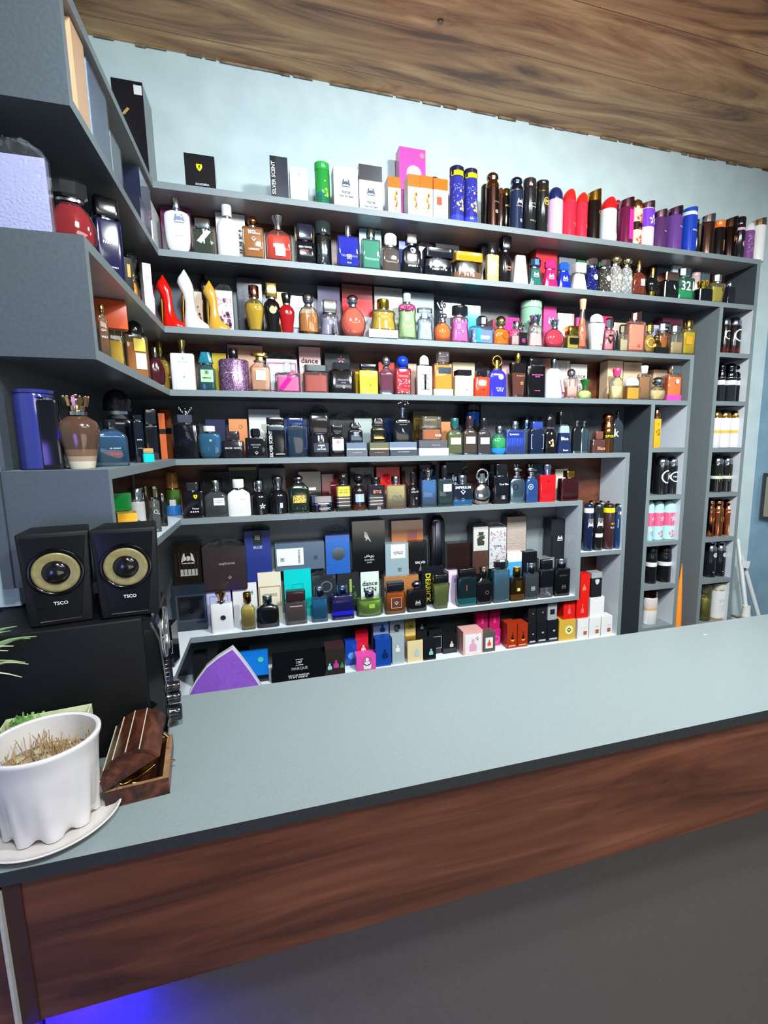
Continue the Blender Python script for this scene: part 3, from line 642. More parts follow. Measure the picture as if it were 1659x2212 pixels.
Cn(1, 1540, 1562, 471, '#120f10', 'black can with an amber cap', cap='#c96a1e', c=('cyl', .2), lb=[(.15, .3, .2, .3, '#8d5c3a')])
Cn(1, 1560, 1588, 458, 'm#4f3f3d', 'wide dark chrome can with brown cap', cap='m#6b4a40', c=('slant', .3), em=[('square', .1, .42, .3, '#c77d4a')])
Cn(1, 1588, 1606, 464, '#151316', 'black can with a pink band and pink dot', cap='#151316', c=('cyl', .2), bands=[(.68, .74, '#d8a0b0')], em=[('disc', .2, .35, .55, '#c98ca6')])
Cn(1, 1607, 1626, 473, '#6d4478', 'patterned purple can with a white cap', cap='#d8d8dc', c=('bullet', .24), em=[('sprigs', 0, .4, .8, '#b99cc6')])
Cn(1, 1625, 1649, 462, '#d4cfc8', 'white can with a gold cap at the far right end', cap='m#c9b08a', c=('slant', .18), bands=[(.80, .82, 'm#c9a86a')])

# ================================================================ row 2
P2 = 2
B(2, 353, 409, 428, 'flask', '#e3e8f2', 'white flask with a chrome cap', cap='m#a9adb2', c=('cyl', .32, .2), em=[('crest', .1, .62, .42, '#7c8aa8')], tx=[('~6', .1, .3, .3, '#b4bccd')])
B(2, 416, 461, 474, 'slab', 'g#b9c8b4', 'square green perfume with crossed silver lines', cap='m#8f9698', c=('box', .6, .28), g='#27301c', lvl=.92, em=[('stripe', .05, .5, .7, '#cfe0d6'), ('vbar', .05, .5, .7, '#bfd0c6')])
B(2, 466, 514, 443, 'dome', '#e2e8f2', 'tall white round-shouldered bottle with a white cap', cap='#e6eaf2', c=('cyl', .4, .22), tx=[('~5', .1, .22, .3, '#9aa6c0')], neck='m#c6cad2')
B(2, 523, 569, 466, 'slab', 'g#f2dfb8', 'amber square bottle with a copper ball stopper', cap='m#9b5e3c', c=('ball', .42, .24), g='#a8661c', lvl=.95, em=[('diamond', .02, .46, .26, '#f2ece0')], tx=[('MISS', -.05, .62, .35, '#f4efe4'), ('DIMENSION', .05, .58, .55, '#f4efe4'), ('LUXURY', .02, .22, .5, '#f4efe4')])
B(2, 572, 628, 466, 'shld', 'g#ffb8a4', 'red orange decanter with a flared chrome stopper', cap='m#c0b4b2', c=('flare', .42, .27), g='#c23018', lvl=.8, lb=[(.05, .22, .38, .2, '#8fa3cc')])
B(2, 639, 677, 487, 'cube', '#0e1018', 'black cube bottle with a silver-striped top', cap='#1a1c2c', c=('box', .92, .4), em=[('lines', -.02, .80, .75, '#d5dae6')], tx=[('BEN TEVOR', 0, .42, .74, '#e8eaf0'), ('SPORT', 0, .33, .34, '#c8382c')])
B(2, 679, 715, 480, 'cyl', 'm#6f787a', 'silver and black cylinder with a quilted diamond relief', cap='#232b2c', c=('cyl', .96, .28), em=[('sprigs', 0, .34, .9, '#14181a')])
B(2, 726, 775, 489, 'slab', 'g#7d88f0', 'square royal blue bottle with a silver cap', cap='m#aeb2c0', c=('cone', .32, .22), g='#2733a8', lvl=.96, em=[('square', .02, .26, .2, '#d8dcf4')], tx=[('BLUE', .02, .12, .18, '#d8dcf4')])
B(2, 780, 821, 496, 'slab', 'g#c8f0ea', 'green to turquoise bottle with a chrome cap', cap='m#9ea4a8', c=('cyl', .4, .22), g='#2f8a6a', lvl=.95, bands=None)
B(2, 823, 863, 505, 'shld', 'g#cfcac6', 'smoky clear bottle with a white crystal stopper', cap='#dfe4e8', c=('hex', .6, .3), g='#4a3a30', lvl=.9)
B(2, 867, 908, 507, 'shld', '#0e1016', 'matte black bottle with a round silver emblem', cap='m#9aa0a8', c=('box', .5, .24), em=[('disc', .05, .6, .3, '#9fa8b4'), ('vlines', .05, .6, .2, '#30343c')], tx=[('~8', .05, .47, .4, '#c8ccd4'), ('~7', .05, .2, .5, '#c8ccd4')])
B(2, 913, 977, 539, 'jar', '#12131a', 'squat black jar with a thick silver collar', cap='#15161d', c=('box', .94, .34), bands=[(.36, .66, 'm#9aa2b2')], tx=[('~11', 0, .24, .5, '#c9cdd6')])
B(2, 978, 1039, 548, 'jar', '#6f5242', 'squat brown jar with an orange lid and silver collar', cap='#e08a17', c=('box', .95, .34), bands=[(.28, .64, 'm#a3abb0')], tx=[('~4', 0, .16, .35, '#e9dfd4')])
B(2, 1049, 1076, 525, 'slab', 'x#c0a452', 'slim bottle in textured gold with a black cap', cap='#17171a', c=('cyl', .66, .28))
B(2, 1077, 1105, 512, 'cylsh', '#120f12', 'tall slim black bottle with a slanted black chrome cap', cap='m#3a3c42', c=('box', .62, .28), tx=[('JASPER', .15, .34, .5, '#c98a6a'), ('NOIR', .15, .28, .3, '#c98a6a')])
B(2, 1105, 1139, 552, 'trap', '#dfe5ec', 'white tapering bottle beside the teal one', cap='#dfe5ec', c=('box', .01, 0), em=[('crest', .05, .42, .3, '#8d97a6')])
B(2, 1139, 1170, 557, 'trap', 'g#8fe0dc', 'teal glass bottle with a light blue crystal cap', cap='m#6f9fd0', c=('hex', .7, .32), g='#1f6a5e', lvl=.9, em=[('crest', 0, .4, .4, '#cfeae4')])
B(2, 1171, 1203, 562, 'trap', '#d8205c', 'crimson pink bottle with a glossy pink cap', cap='#e0286a', c=('hex', .7, .32), em=[('crest', 0, .4, .4, '#f3c8d8')])
B(2, 1202, 1232, 567, 'trap', '#15289c', 'cobalt blue bottle with a bright blue cap', cap='#1c50d8', c=('hex', .68, .32), em=[('crest', 0, .38, .4, '#c9d4f6')])
B(2, 1232, 1266, 569, 'trap', '#dfe5ec', 'white square-capped bottle right of the cobalt one', cap='#dde3ea', c=('box', .62, .36), em=[('crest', .05, .3, .25, '#c2cad4')])
for x0, x1, yt, bd, g, cc, l, ck in ((1265, 1292, 557, 'k#26307c', None, 'm#c9ccd2', 'faceted navy crystal bottle with a silver stopper', 'hex'), (1292, 1319, 560, 'k#57534a', None, 'm#c9ccd2', 'faceted smoky crystal bottle with a silver stopper', 'hex'),
        (1316, 1343, 550, 'k#c9c6c0', None, 'm#d8c79c', 'clear crystal bottle with a gold ball stopper, taller one', 'ball'), (1341, 1366, 554, 'k#c4c8c4', None, 'm#d8c79c', 'clear crystal bottle with a gold ball stopper, shorter one', 'ball')):
    B(2, x0, x1, yt, 'crys', bd, l, cap=cc, c=(ck, .72, .24), em=[('disc', .12, .42, .38, '#d9dce4' if ck == 'hex' else '#e3d3a4')])
B(2, 1363, 1393, 563, 'shld', 'g#d89070', 'honeycomb amber brown bottle with a thin gold cap', cap='m#d8b76a', c=('cyl', .3, .28), g='#7a2c12', lvl=.95, em=[('sprigs', -.15, .35, .6, '#3a120a')], lb=[(.2, .38, .34, .2, '#b9a7a4')])
B(2, 1395, 1422, 578, 'amph', '#0f1010', 'black amphora bottle with a gold spout and base', cap='m#d8b44a', c=('cone', .3, .28), bands=[(0, .2, 'm#d8b44a')])
B(2, 1421, 1458, 590, 'cube', '#101214', 'black cube bottle with a wide copper cap', cap='m#c0917a', c=('box', .78, .32), em=[('bird', .15, .42, .26, '#c8ccd2')])
B(2, 1459, 1496, 577, 'slab', 'g#7fe0b4', 'clear green bottle with large white numerals', cap='m#b4bcc4', c=('hex', .7, .3), g='#1f9a5e', lvl=.5, tx=[('321', .02, .42, .78, '#eef6f2')])
B(2, 1497, 1531, 604, 'cube', '#0c0d0e', 'squat black bottle with a gold crown cap', cap='m#d8b640', c=('crown', .55, .4))
B(2, 1530, 1562, 591, 'itrap', 'g#e8e6a0', 'yellow glass bottle with a silver stopper', cap='m#c6c4cc', c=('hex', .5, .3), g='#a59a34', lvl=.8, em=[('disc', .3, .48, .2, '#4b4038')])
B(2, 1563, 1583, 606, 'cube', '#15171c', 'small black bottle with grey cap at the right end', cap='m#8d909c', c=('cyl', .5, .26))
X(2, 346, 412, 443, '#6b2f58', 'burgundy purple box behind the white flask', off=.09)
X(2, 466, 530, 461, 't#e3e0e0', 'white box with tall black lettering behind the white bottle', off=.09, tx=[('~7', .33, .5, .85, '#2a2630', PI/2)])
X(2, 636, 680, 486, '#2a2114', 'dark box with a thin gold frame behind the black cube', off=.09, em=[('frame', 0, .6, .9, '#c79a3c')])
X(2, 776, 824, 492, 't#9fc4dc', 'pale blue box in loose wrap behind the turquoise bottle', off=.085, cel=.2)
X(2, 862, 880, 522, '#2c46b8', 'slim blue box left behind the black emblem bottle', off=.085, cel=.3)
X(2, 905, 940, 534, 't#aab2c0', 'grey box in pointed clear wrap beside the silver-collared jar', off=.085, cel=.4)
X(2, 941, 992, 528, '#2a2a2e', 'dark grey box with bright white letters', off=.085, tx=[('~9', .05, .84, .8, '#f0f0f2')])
X(2, 1040, 1062, 527, '#0f0e12', 'narrow black box behind the gold bottle', off=.085)
X(2, 1157, 1204, 538, '#a83036', 'red box behind the crimson bottle', off=.085)
X(2, 1207, 1244, 557, 't#5c6367', 'slate grey box behind the white capped bottle', off=.085)
X(2, 1246, 1264, 562, '#2f6a44', 'small green box beside the slate box', off=.085)
X(2, 1418, 1448, 573, '#17191b', 'black box behind the copper capped cube', off=.085)
X(2, 1452, 1475, 571, 't#b7bec6', 'pale grey card box left of the numerals bottle', off=.085)
t = thing('tin_canister', 'pinkish round tin behind the crown-capped bottle on the second shelf down', 'tin', (at(1501, 610, y=1.60).x, 1.60, ZR[2]))
can(t, .036, at(1501, 590, y=1.6).z-ZR[2], '#b59a98', '#c0a6a4', ('cyl', .1), cw=1)
X(2, 1514, 1532, 588, '#4a545c', 'blue grey box at the right behind the yellow bottle', off=.085)

# ================================================================ row 3
Hl(3, 331, 397, 592, '#c4140c', 'glossy red high-heel shoe bottle')
Hl(3, 376, 447, 580, '#dfe6ee', 'white high-heel shoe bottle, tallest of the shoes')
Hl(3, 434, 494, 604, '#c09132', 'golden high-heel shoe bottle')
Hl(3, 424, 472, 588, '#0c0b0d', 'black high-heel shoe bottle behind the golden one', off=.085)
X(3, 466, 503, 628, 't#cfc6d8', 'white box with burgundy flower print beside the golden shoe', off=.06, em=[('blobs', 0, .5, .95, '#7c2f5e'), ('sprigs', 0, .5, .9, '#d88a9a')], cel=.5)
X(3, 417, 437, 630, 't#d8b49a', 'cream box with orange flowers between the white and golden shoes', off=.085, em=[('blobs', 0, .5, .9, '#b8542e')])
B(3, 527, 570, 617, 'vase', 'g#f5e690', 'yellow vase bottle with a copper cap', cap='m#a8604c', c=('cyl', .46, .25), g='#b89a1c', lvl=.85)
B(3, 568, 604, 613, 'vase', '#0d0c0d', 'black vase bottle with a gold shell stopper', cap='m#b9a25a', c=('box', .6, .27), em=[('disc', .05, .46, .42, '#c9b06a')])
B(3, 602, 636, 634, 'vase', '#8e1016', 'deep red vase bottle with a black stopper', cap='#100e10', c=('cone', .56, .24))
B(3, 644, 687, 631, 'dome', 'g#f3d9b4', 'amber arcaded bottle with a silver onion dome cap', cap='m#b9bec6', c=('ball', .5, .3), g='#b8741e', lvl=.75, bands=[(0, .08, 'm#8d6a4a')], em=[('vlines', 0, .35, .8, '#8d5a20')])
B(3, 690, 733, 650, 'hour', 'g#dcdce4', 'clear hourglass bottle with a square crystal stopper', cap='m#b9bcb4', c=('box', .62, .34), g='#9a98a8', lvl=.8)
t = thing('tassel', 'black tassel hanging on the clear hourglass bottle', 'tassel', (at(722, 690, y=1.503).x, 1.503, ZR[3]))
loft('fringe', [(.004, .007, .0025), (.012, .0065, .0025), (.028, .004, .002), (.036, .0015, .0015)], 3, '#15151a', t); tube('cord', [(0, .0, .036), (.0, .0, .052)], .001, '#15151a', t)
B(3, 734, 789, 636, 'oval', 'g#f6c0a6', 'round peach pink bottle with a clear ball stopper', cap='m#c4c8d0', c=('ball', .4, .25), g='#cf6a58', lvl=.9)
X(3, 797, 861, 712, 't#dfe0c8', 'ivory tester stand block under the yellow bottle', off=-.004, d=.06, key='ivory')
B(3, 799, 856, 647, 'hour', 'g#f0e8a0', 'golden bottle with a gold cap standing on an ivory block', off=.004, cap='m#c9a63a', c=('cyl', .4, .28), g='#b89a2a', lvl=.85, on='ivory')
B(3, 858, 900, 634, 'hour', 'g#dbe8c8', 'pale green bottle with a hot pink bow at its neck', cap='#a9cabb', c=('cyl', .34, .18), g='#a9c09a', lvl=.82)
t = thing('ribbon_bow', 'hot pink ribbon bow tied on the pale green bottle', 'bow', (at(879, 665, y=1.508).x, 1.508, at(879, 665, y=1.508).z))
for s in (-1, 1): loft('bow_loop', [(-.007, .002, .003, 0), (-.004, .010, .005, s*.012), (.004, .011, .005, s*.013), (.008, .004, .003, s*.016)], 2, '#e02668', t)
loft('bow_knot', [(-.004, .004, .006), (.005, .004, .006)], 2, '#c81858', t)
B(3, 900, 935, 666, 'hour', 'g#e2eaf0', 'colourless bottle with a wide flat clear stopper', cap='g#e6eef2', c=('flat', .84, .26), g='#b9cad4', lvl=.8, em=[('ring', .05, .3, .2, '#5e6c78')])
B(3, 937, 974, 646, 'shell', 'g#ffcf9e', 'orange round bottle with a sculpted silver figure stopper', cap='m#a9b0b8', c=('sculpt', .5, .5), g='#e8731c', lvl=.85)
B(3, 973, 1013, 661, 'hour', 'g#f4b8d8', 'pink ribbed bottle with a broad black cap', cap='#15161a', c=('cyl', .74, .24), g='#c873b4', lvl=.8, em=[('square', .08, .3, .14, '#2c2630')])
B(3, 1014, 1065, 683, 'slab', 'g#c6d2e8', 'pale blue glass bottle with a teal ribbon and grey stopper', cap='m#8f93a8', c=('hex', .4, .34), g='#7a93b8', lvl=.8, lb=[(-.2, .3, .16, .5, '#1c8ca0')])
B(3, 1064, 1099, 682, 'dome', 'g#ffc070', 'orange bottle with a round disc and a gold ball stopper', cap='m#d0bf84', c=('ball', .56, .38), g='#e07a12', lvl=.9, em=[('disc', .2, .34, .4, '#e8501c')])
B(3, 1100, 1128, 694, 'cube', 'g#e8d8d8', 'clear pink bottle with a black flower at the neck', cap='m#d0c4cc', c=('cyl', .5, .3), g='#cfa8a4', lvl=.6, em=[('flower', .25, .78, .6, '#17161a')])
X(3, 1122, 1139, 718, '#15131a', 'tiny black label box beside the black flower bottle', off=.004, d=.02, em=[('square', 0, .4, .4, '#d8408c')])
B(3, 1140, 1173, 678, 'hour', 'g#ecdfe0', 'clear pinkish bottle with a silver crown stopper', cap='m#8d9298', c=('crown', .62, .3), g='#cdb0ac', lvl=.6)
B(3, 1176, 1218, 688, 'oval', 'g#f4a0b0', 'round cherry red bottle with a silver crown', cap='m#a9aeb4', c=('crown', .4, .3), g='#c82c4c', lvl=.92)
B(3, 1219, 1247, 705, 'cube', 'g#e8e0a0', 'yellow square bottle with a black label and gold cap', cap='m#c9b04a', c=('box', .7, .36), g='#a89a2c', lvl=.9, lb=[(.05, .35, .8, .28, '#15140f')])
B(3, 1247, 1270, 646, 'tall', 'g#f2c0a4', 'very tall slender peach bottle', cap='#c9a27c', c=('cone', .5, .2), g='#c87c5a', lvl=.8)
B(3, 1271, 1303, 677, 'itrap', '#dfe8ec', 'white bottle with a large white ball cap', cap='#dfe8ec', c=('dome', .86, .24), em=[('square', .25, .16, .16, '#5c6a70')])
B(3, 1304, 1328, 687, 'hour', 'g#f2c4cc', 'pink bottle with a black lace label and silver cap', cap='m#b9bcc2', c=('hex', .6, .3), g='#c88c94', lvl=.8, em=[('diamond', 0, .38, .8, '#17161a')])
t = thing('tassel', 'long black tassel hanging before the pale cluster of bottles', 'tassel', (at(1332, 725, y=1.503).x, 1.503, ZR[3]+.004))
loft('fringe', [(0, .009, .003), (.03, .008, .003), (.05, .006, .003), (.062, .0015, .0015)], 3, '#14181e', t)
B(3, 1335, 1354, 701, 'cube', 'g#e8e4d0', 'small clear bottle with pale cap behind the long tassel', cap='m#c8c4a0', c=('hex', .8, .34), g='#b8b090', lvl=.7)
B(3, 1353, 1391, 670, 'slab', 'g#f4c8b8', 'tall pink rectangular bottle with a slanted copper stopper', cap='m#b97a6c', c=('slant', .62, .24), g='#d8a088', lvl=.9, em=[('square', .1, .16, .14, '#8d4c3c')])
B(3, 1391, 1415, 699, 'oval', 'g#e8d8a0', 'round gold coin bottle with gold cap', cap='m#c9ac54', c=('hex', .5, .3), g='#a8862c', lvl=.92, em=[('ring', 0, .35, .7, '#c9a23c')])
B(3, 1406, 1428, 722, 'shell', 'm#b8862a', 'small squat gold shell bottle', off=.004, cap='m#d0aa50', c=('ball', .4, .24))
X(3, 1415, 1444, 751, '#15130f', 'tiny flat black box lying in front of the amber bottle', off=-.002, d=.03)
B(3, 1420, 1448, 696, 'slab', 'g#e8c8a4', 'amber bottle with a domed silver stopper', off=.04, cap='m#c6cace', c=('hex', .8, .28), g='#a8641c', lvl=.85)
B(3, 1445, 1473, 701, 'slab', 'g#dcdcc8', 'clear bottle with grey crystal stopper and thick glass base', cap='m#b0b6b8', c=('hex', .7, .28), g='#b8a070', lvl=.6)
B(3, 1472, 1500, 692, 'slab', 'g#e8e080', 'tall yellow bottle with a gold cap at the right end', cap='m#b8923a', c=('cyl', .5, .24), g='#b8a420', lvl=.9, lb=[(-.1, .42, .5, .22, '#e08a20')])
X(3, 512, 566, 602, '#26242c', 'dark framed box in loose wrap behind the yellow vase bottle', off=.09, em=[('frame', 0, .5, .85, '#3e3c46')], cel=.2)
X(3, 592, 622, 631, 't#c8875c', 'orange brown box behind the black and red vases', off=.09)
X(3, 627, 678, 640, 't#b9c6d8', 'pale blue framed box behind the onion dome bottle', off=.09, em=[('frame', 0, .5, .9, '#56617c')])
X(3, 686, 735, 619, '#4c4860', 'tall dark slate violet box behind the hourglass bottle', off=.09)
X(3, 738, 805, 607, 't#b9bcc0', 'red over grey box behind the peach bottle', off=.09, bands=[(.46, .76, '#b01c28'), (.76, 1, '#5f1018')], tx=[('~3', .2, .36, .3, '#7f848a')])
X(3, 808, 870, 613, 't#a9aaa4', 'grey box with a darker top behind the golden bottle', off=.09, bands=[(.72, 1, '#7c7c78')], tx=[('~3', .1, .3, .4, '#7f848a')])
X(3, 872, 938, 632, 't#5e6e78', 'wide blue grey box behind the bow bottle', off=.09)
X(3, 952, 996, 655, 't#cdd3dc', 'white box with crumpled wrap behind the pink ribbed bottle', off=.085, cel=.25)
X(3, 1004, 1038, 660, '#11a0b8', 'turquoise box behind the pink ribbed bottle', off=.09)
X(3, 1088, 1122, 686, '#e0307c', 'hot pink box behind the black flower bottle', off=.09)
X(3, 1064, 1088, 690, '#8d2440', 'crimson box left of the hot pink box', off=.09)
t = thing('tin_canister', 'pale sea green round tin on the third shelf down', 'tin', (at(1147, 690, y=1.585).x, 1.585, ZR[3]))
can(t, .071, at(1147, 653, y=1.585).z-ZR[3], '#7fa88e', '#92b89e', ('cyl', .14), em=[('disc', .1, .3, .5, '#dfe8e0')], cw=1)
X(3, 1174, 1202, 662, '#d84a84', 'pink box with a small crest behind the cherry bottle', off=.09, em=[('crest', .1, .7, .5, '#f4c2d6')])
X(3, 1204, 1240, 677, 't#cfcab8', 'cream box with faint script behind the cherry bottle', off=.09, tx=[('~4', 0, .6, .5, '#a29c88')])
X(3, 1244, 1262, 686, '#c8508c', 'slim pink box behind the slender peach bottle', off=.09)
X(3, 1296, 1322, 683, '#b02a50', 'raspberry box right of the white ball cap', off=.09)
X(3, 1321, 1353, 697, 't#c9b09c', 'beige pink box behind the long tassel', off=.09)
X(3, 1400, 1428, 702, 't#a7a6c0', 'small lavender box behind the coin bottle', off=.09)
X(3, 1430, 1474, 687, '#4c1c2c', 'burgundy box behind the right end bottles', off=.09)

# ================================================================ row 4
B(4, 367, 419, 733, 'slab', '#dde2ee', 'white rectangular bottle with a turned gold stopper', cap='m#bda772', c=('flare', .38, .25), em=[('diamond', .05, .62, .12, '#9aa4b4'), ('diamond', .05, .26, .12, '#9aa4b4')], tx=[('~9', .05, .55, .45, '#aab2c2')])
B(4, 427, 464, 761, 'shld', 'g#7fd0d0', 'dark teal bottle with a light green label', cap='#116a80', c=('taper', .74, .28), g='#0f4c50', lvl=.95, lb=[(.03, .38, .72, .32, '#a7d2a0')], em=[('square', .03, .47, .2, '#14322c')], tx=[('EMERALD', .03, .33, .5, '#14322c')])
B(4, 472, 537, 752, 'cyl', 'x#5c3a5e', 'wide glittering plum cylinder with a black cap', cap='#0f1012', c=('cyl', .28, .23), d=.055, tx=[('~6', -.15, .42, .3, '#cbb0b8')], em=[('crest', .05, .26, .16, '#cbb0a0')])
B(4, 540, 583, 762, 'shld', 'g#f6dcc8', 'clear peach bottle with a flat gold stopper', cap='m#b99a54', c=('flat', .76, .2), g='#e8b89a', lvl=.8, lb=[(.03, .42, .5, .26, '#e8c4b0')])
B(4, 594, 648, 782, 'cube', 'g#f4c6dc', 'squat clear pink bottle with a magenta stroke', cap='g#d8d4dc', c=('box', .28, .34), g='#d87cac', lvl=.8, em=[('stripe', -.12, .28, .55, '#c81c84')], d=.05)
B(4, 654, 708, 790, 'cube', 'g#f0c8c4', 'squat rosy bottle with a wide silver lid', cap='m#a9b4b8', c=('box', .8, .22), g='#b05a50', lvl=.85, d=.05)
B(4, 710, 763, 785, 'cube', '#0b0a0e', 'black square bottle with a gold collar and black cap', cap='#1e2228', c=('box', .62, .22), neck='m#c9a23c', d=.045, tx=[('VERDANIA', .05, .44, .5, '#8f8d9c'), ('NOIR', .05, .35, .2, '#8f8d9c')], em=[('diamond', .05, .22, .16, '#a9a8b4')])
B(4, 775, 815, 786, 'slab', '#e6cf3a', 'bright yellow bottle with a wide black and clear stopper', cap='m#3c3c42', c=('box', .86, .2), neck='m#d0b44a', em=[('diamond', .1, .3, .16, '#7c6a1c')], tx=[('ZEN', .1, .12, .3, '#b89c2a')])
B(4, 818, 849, 767, 'shld', 'g#c8a8c0', 'purple red bottle with a silver dome stopper', cap='m#c2b8c0', c=('ball', .56, .3), g='#6a2038', lvl=.9, bands=[(0, .1, 'm#a9a8b4')])
B(4, 851, 886, 768, 'cube', 'g#f6a0b0', 'cherry red bottle with a blue ball stopper', cap='#1238a8', c=('ball', .66, .3), g='#d0182c', lvl=.95, neck='#1c3a9c', em=[('sprigs', 0, .07, .8, '#f0c0cc')])
B(4, 899, 932, 767, 'slab', '#e9bdaf', 'matte pink slab bottle with a framed white label', cap='#ecd0c8', c=('dome', .56, .24), lb=[(.05, .33, .56, .38, '#3a3436'), (.05, .33, .52, .36, '#e9e3df')], tx=[('FLORAL', .05, .42, .4, '#6b6466')], em=[('diamond', .05, .26, .12, '#5a5456')])
B(4, 934, 977, 761, 'slab', 'g#f8d8a0', 'golden orange bottle with a clear stopper and silver plate', cap='g#ece2e0', c=('box', .5, .23), g='#e09a30', lvl=.95, bands=[(0, .15, '#e8d6bc')], lb=[(.05, .58, .66, .14, 'm#7f96ac')])
B(4, 977, 1019, 800, 'slab', '#e8c7a4', 'beige square bottle with a short black cap', cap='#17161a', c=('box', .68, .2), d=.04, tx=[('~7', .15, .56, .5, '#b89a7a')], em=[('diamond', .1, .25, .12, '#4a3a30')])
B(4, 1020, 1054, 801, 'slab', '#e3351c', 'vermilion red square bottle with a short black cap', cap='#17161a', c=('box', .56, .22), d=.035, tx=[('~7', .05, .5, .5, '#8d1c10')], em=[('diamond', .05, .26, .14, '#4a120a')])
B(4, 1054, 1092, 767, 'arch', '#2c2a9c', 'ultramarine arched bottle with a gold ring handle', cap='m#c9a648', c=('ring', .58, .32), em=[('disc', .15, .48, .3, '#d8cfa0')], tx=[('~5', .1, .2, .45, '#cfc9ec'), ('~4', .1, .15, .35, '#cfc9ec')])
B(4, 1100, 1134, 760, 'itrap', 'g#c8a090', 'dark flared bottle glowing orange with a gold cap', cap='m#c9a23c', c=('tube', .34, .2), g='#5a1a0c', lvl=.98, bands=[(.55, .8, '#150e0e')], tx=[('~7', .1, .48, .5, '#c9a070')], em=[('flower', .2, .32, .25, '#e08a3c')])
B(4, 1133, 1175, 774, 'slab', '#0b0a0c', 'tall black rectangular bottle with pink lettering', cap='#101012', c=('box', .68, .17), tx=[('eau de narcisse', .05, .58, .6, '#e85a9c'), ('for her', .05, .53, .25, '#e85a9c'), ('manuella', .05, .18, .3, '#d85a90')])
B(4, 1176, 1213, 776, 'arch', '#d6d2e6', 'lilac white arched bottle with a silver drop emblem', cap='m#9aa4b0', c=('cone', .28, .2), em=[('disc', .1, .5, .26, '#9aa2ae'), ('heart', .1, .5, .14, '#d6d2e6')])
t = thing('ribbon', 'pale pink ribbon hanging beside the lilac white bottle', 'ribbon', (at(1216, 835, y=1.503).x, 1.503, ZR[4]))
tube('strand', [(0, 0, .002), (.003, 0, .02), (-.002, 0, .04), (-.006, 0, .06)], .004, '#e8a4d4', t, 6)
B(4, 1219, 1245, 796, 'cube', 'g#f0d8d4', 'clear blush bottle with round stopper', cap='m#c6c4ca', c=('ball', .6, .3), g='#dcb8ac', lvl=.6)
B(4, 1247, 1278, 819, 'shell', 'g#e2f0b8', 'low pale green bottle with an emerald green cap', cap='#1c5c24', c=('flare', .5, .5), g='#c8dc9c', lvl=.9)
X(4, 1312, 1345, 779, 't#e2b090', 'large peach box printed with small hearts', off=.07, em=[('heart', -.2, .75, .16, '#c08060'), ('heart', .2, .62, .16, '#c08060'), ('heart', -.1, .4, .16, '#c08060')])
X(4, 1346, 1386, 781, 't#cdb190', 'tan box right of the heart-printed box', off=.085)
B(4, 1318, 1346, 796, 'dome', 'g#f2e6cc', 'clear conical bottle with a pink cap', cap='#d8366c', c=('cone', .5, .24), g='#e8d4ac', lvl=.6)
B(4, 1345, 1378, 813, 'cube', 'g#f4e6a8', 'squat yellow bottle with a domed white cap', cap='#e8e8e6', c=('dome', .84, .4), g='#d0a01c', lvl=.9)
B(4, 1377, 1403, 790, 'slab', 'g#e8dcc0', 'clear bottle of brown perfume with a tilted white cap', cap='#dde2ec', c=('cone', .54, .22), g='#9a6a3c', lvl=.9)
B(4, 1402, 1438, 814, 'shell', 'g#ece4cc', 'round colourless bottle with a silver dome stopper', cap='m#c2c6ca', c=('ball', .5, .36), g='#cdbc8c', lvl=.7)
B(4, 1437, 1470, 790, 'slab', 'g#f4c89c', 'pink and orange bottle with a clear square stopper', cap='m#c6beb4', c=('box', .6, .22), g='#d88a50', lvl=.9, bands=[(0, .16, '#e0409c')], em=[('disc', .1, .55, .26, '#f0e8e4')])
X(4, 459, 490, 763, '#b9a03c', 'mustard yellow box behind the teal bottle', off=.085)
X(4, 492, 569, 746, 't#d4926a', 'wide peach orange box behind the glitter cylinder', off=.088, cel=.12)
X(4, 576, 643, 776, 't#dccccb', 'white box edged in pink in crumpled wrap', off=.085, em=[('frame', 0, .5, .95, '#d04c84'), ('stripe', .25, .55, .4, '#c8287c')], cel=.3)
X(4, 646, 693, 749, 't#cf9d98', 'rose box with large dark lettering about women', off=.085, tx=[('dance', -.02, .72, .8, '#3e2a26'), ('WOMAN', .0, .57, .72, '#3e2a26')])
X(4, 702, 756, 764, '#17181a', 'black box with a pink paper rose inside wrap', off=.085, em=[('flower', .15, .86, .34, '#cf7c98')], cel=.25)
X(4, 768, 784, 803, '#b8901c', 'ochre box peeping out left of the yellow bottle', off=.07)
X(4, 818, 852, 783, '#b8382c', 'red box in pointed wrap behind the dome stopper', off=.085, cel=.5)
X(4, 882, 900, 786, 't#c99a84', 'slim tan box left of the matte pink slab', off=.085, cel=.5)
X(4, 977, 1026, 783, 't#b5a68a', 'beige box with a large gold arc behind the beige bottle', off=.085, em=[('ring', 0, .5, .8, '#e3d9bc')])
X(4, 1029, 1058, 800, 't#35323a', 'dark grey box with white letters behind the vermilion bottle', off=.085, tx=[('JACK', 0, .6, .8, '#e4e4e8')], cel=.6)
X(4, 1084, 1118, 779, 't#d4a09c', 'pale rose box between the ultramarine and dark flared bottles', off=.085)
X(4, 1118, 1150, 766, '#17161a', 'black box behind the tall black bottle', off=.085)
X(4, 1162, 1190, 774, 't#a8705c', 'reddish tan box behind the lilac bottle', off=.085)
X(4, 1196, 1231, 779, 't#cabfb9', 'pale box with tall thin script behind the blush bottle', off=.085, em=[('vlines', 0, .85, .6, '#4a4448')])
X(4, 1232, 1268, 787, 't#c9c8c0', 'white box with dark lettering above the emerald cap', off=.075, tx=[('dance', 0, .68, .82, '#5a564c'), ('VIP', 0, .52, .4, '#5a564c'), ('WO', 0, .38, .4, '#5a564c')])
X(4, 1410, 1447, 799, 't#bfa488', 'light brown box behind the colourless bottle', off=.085)

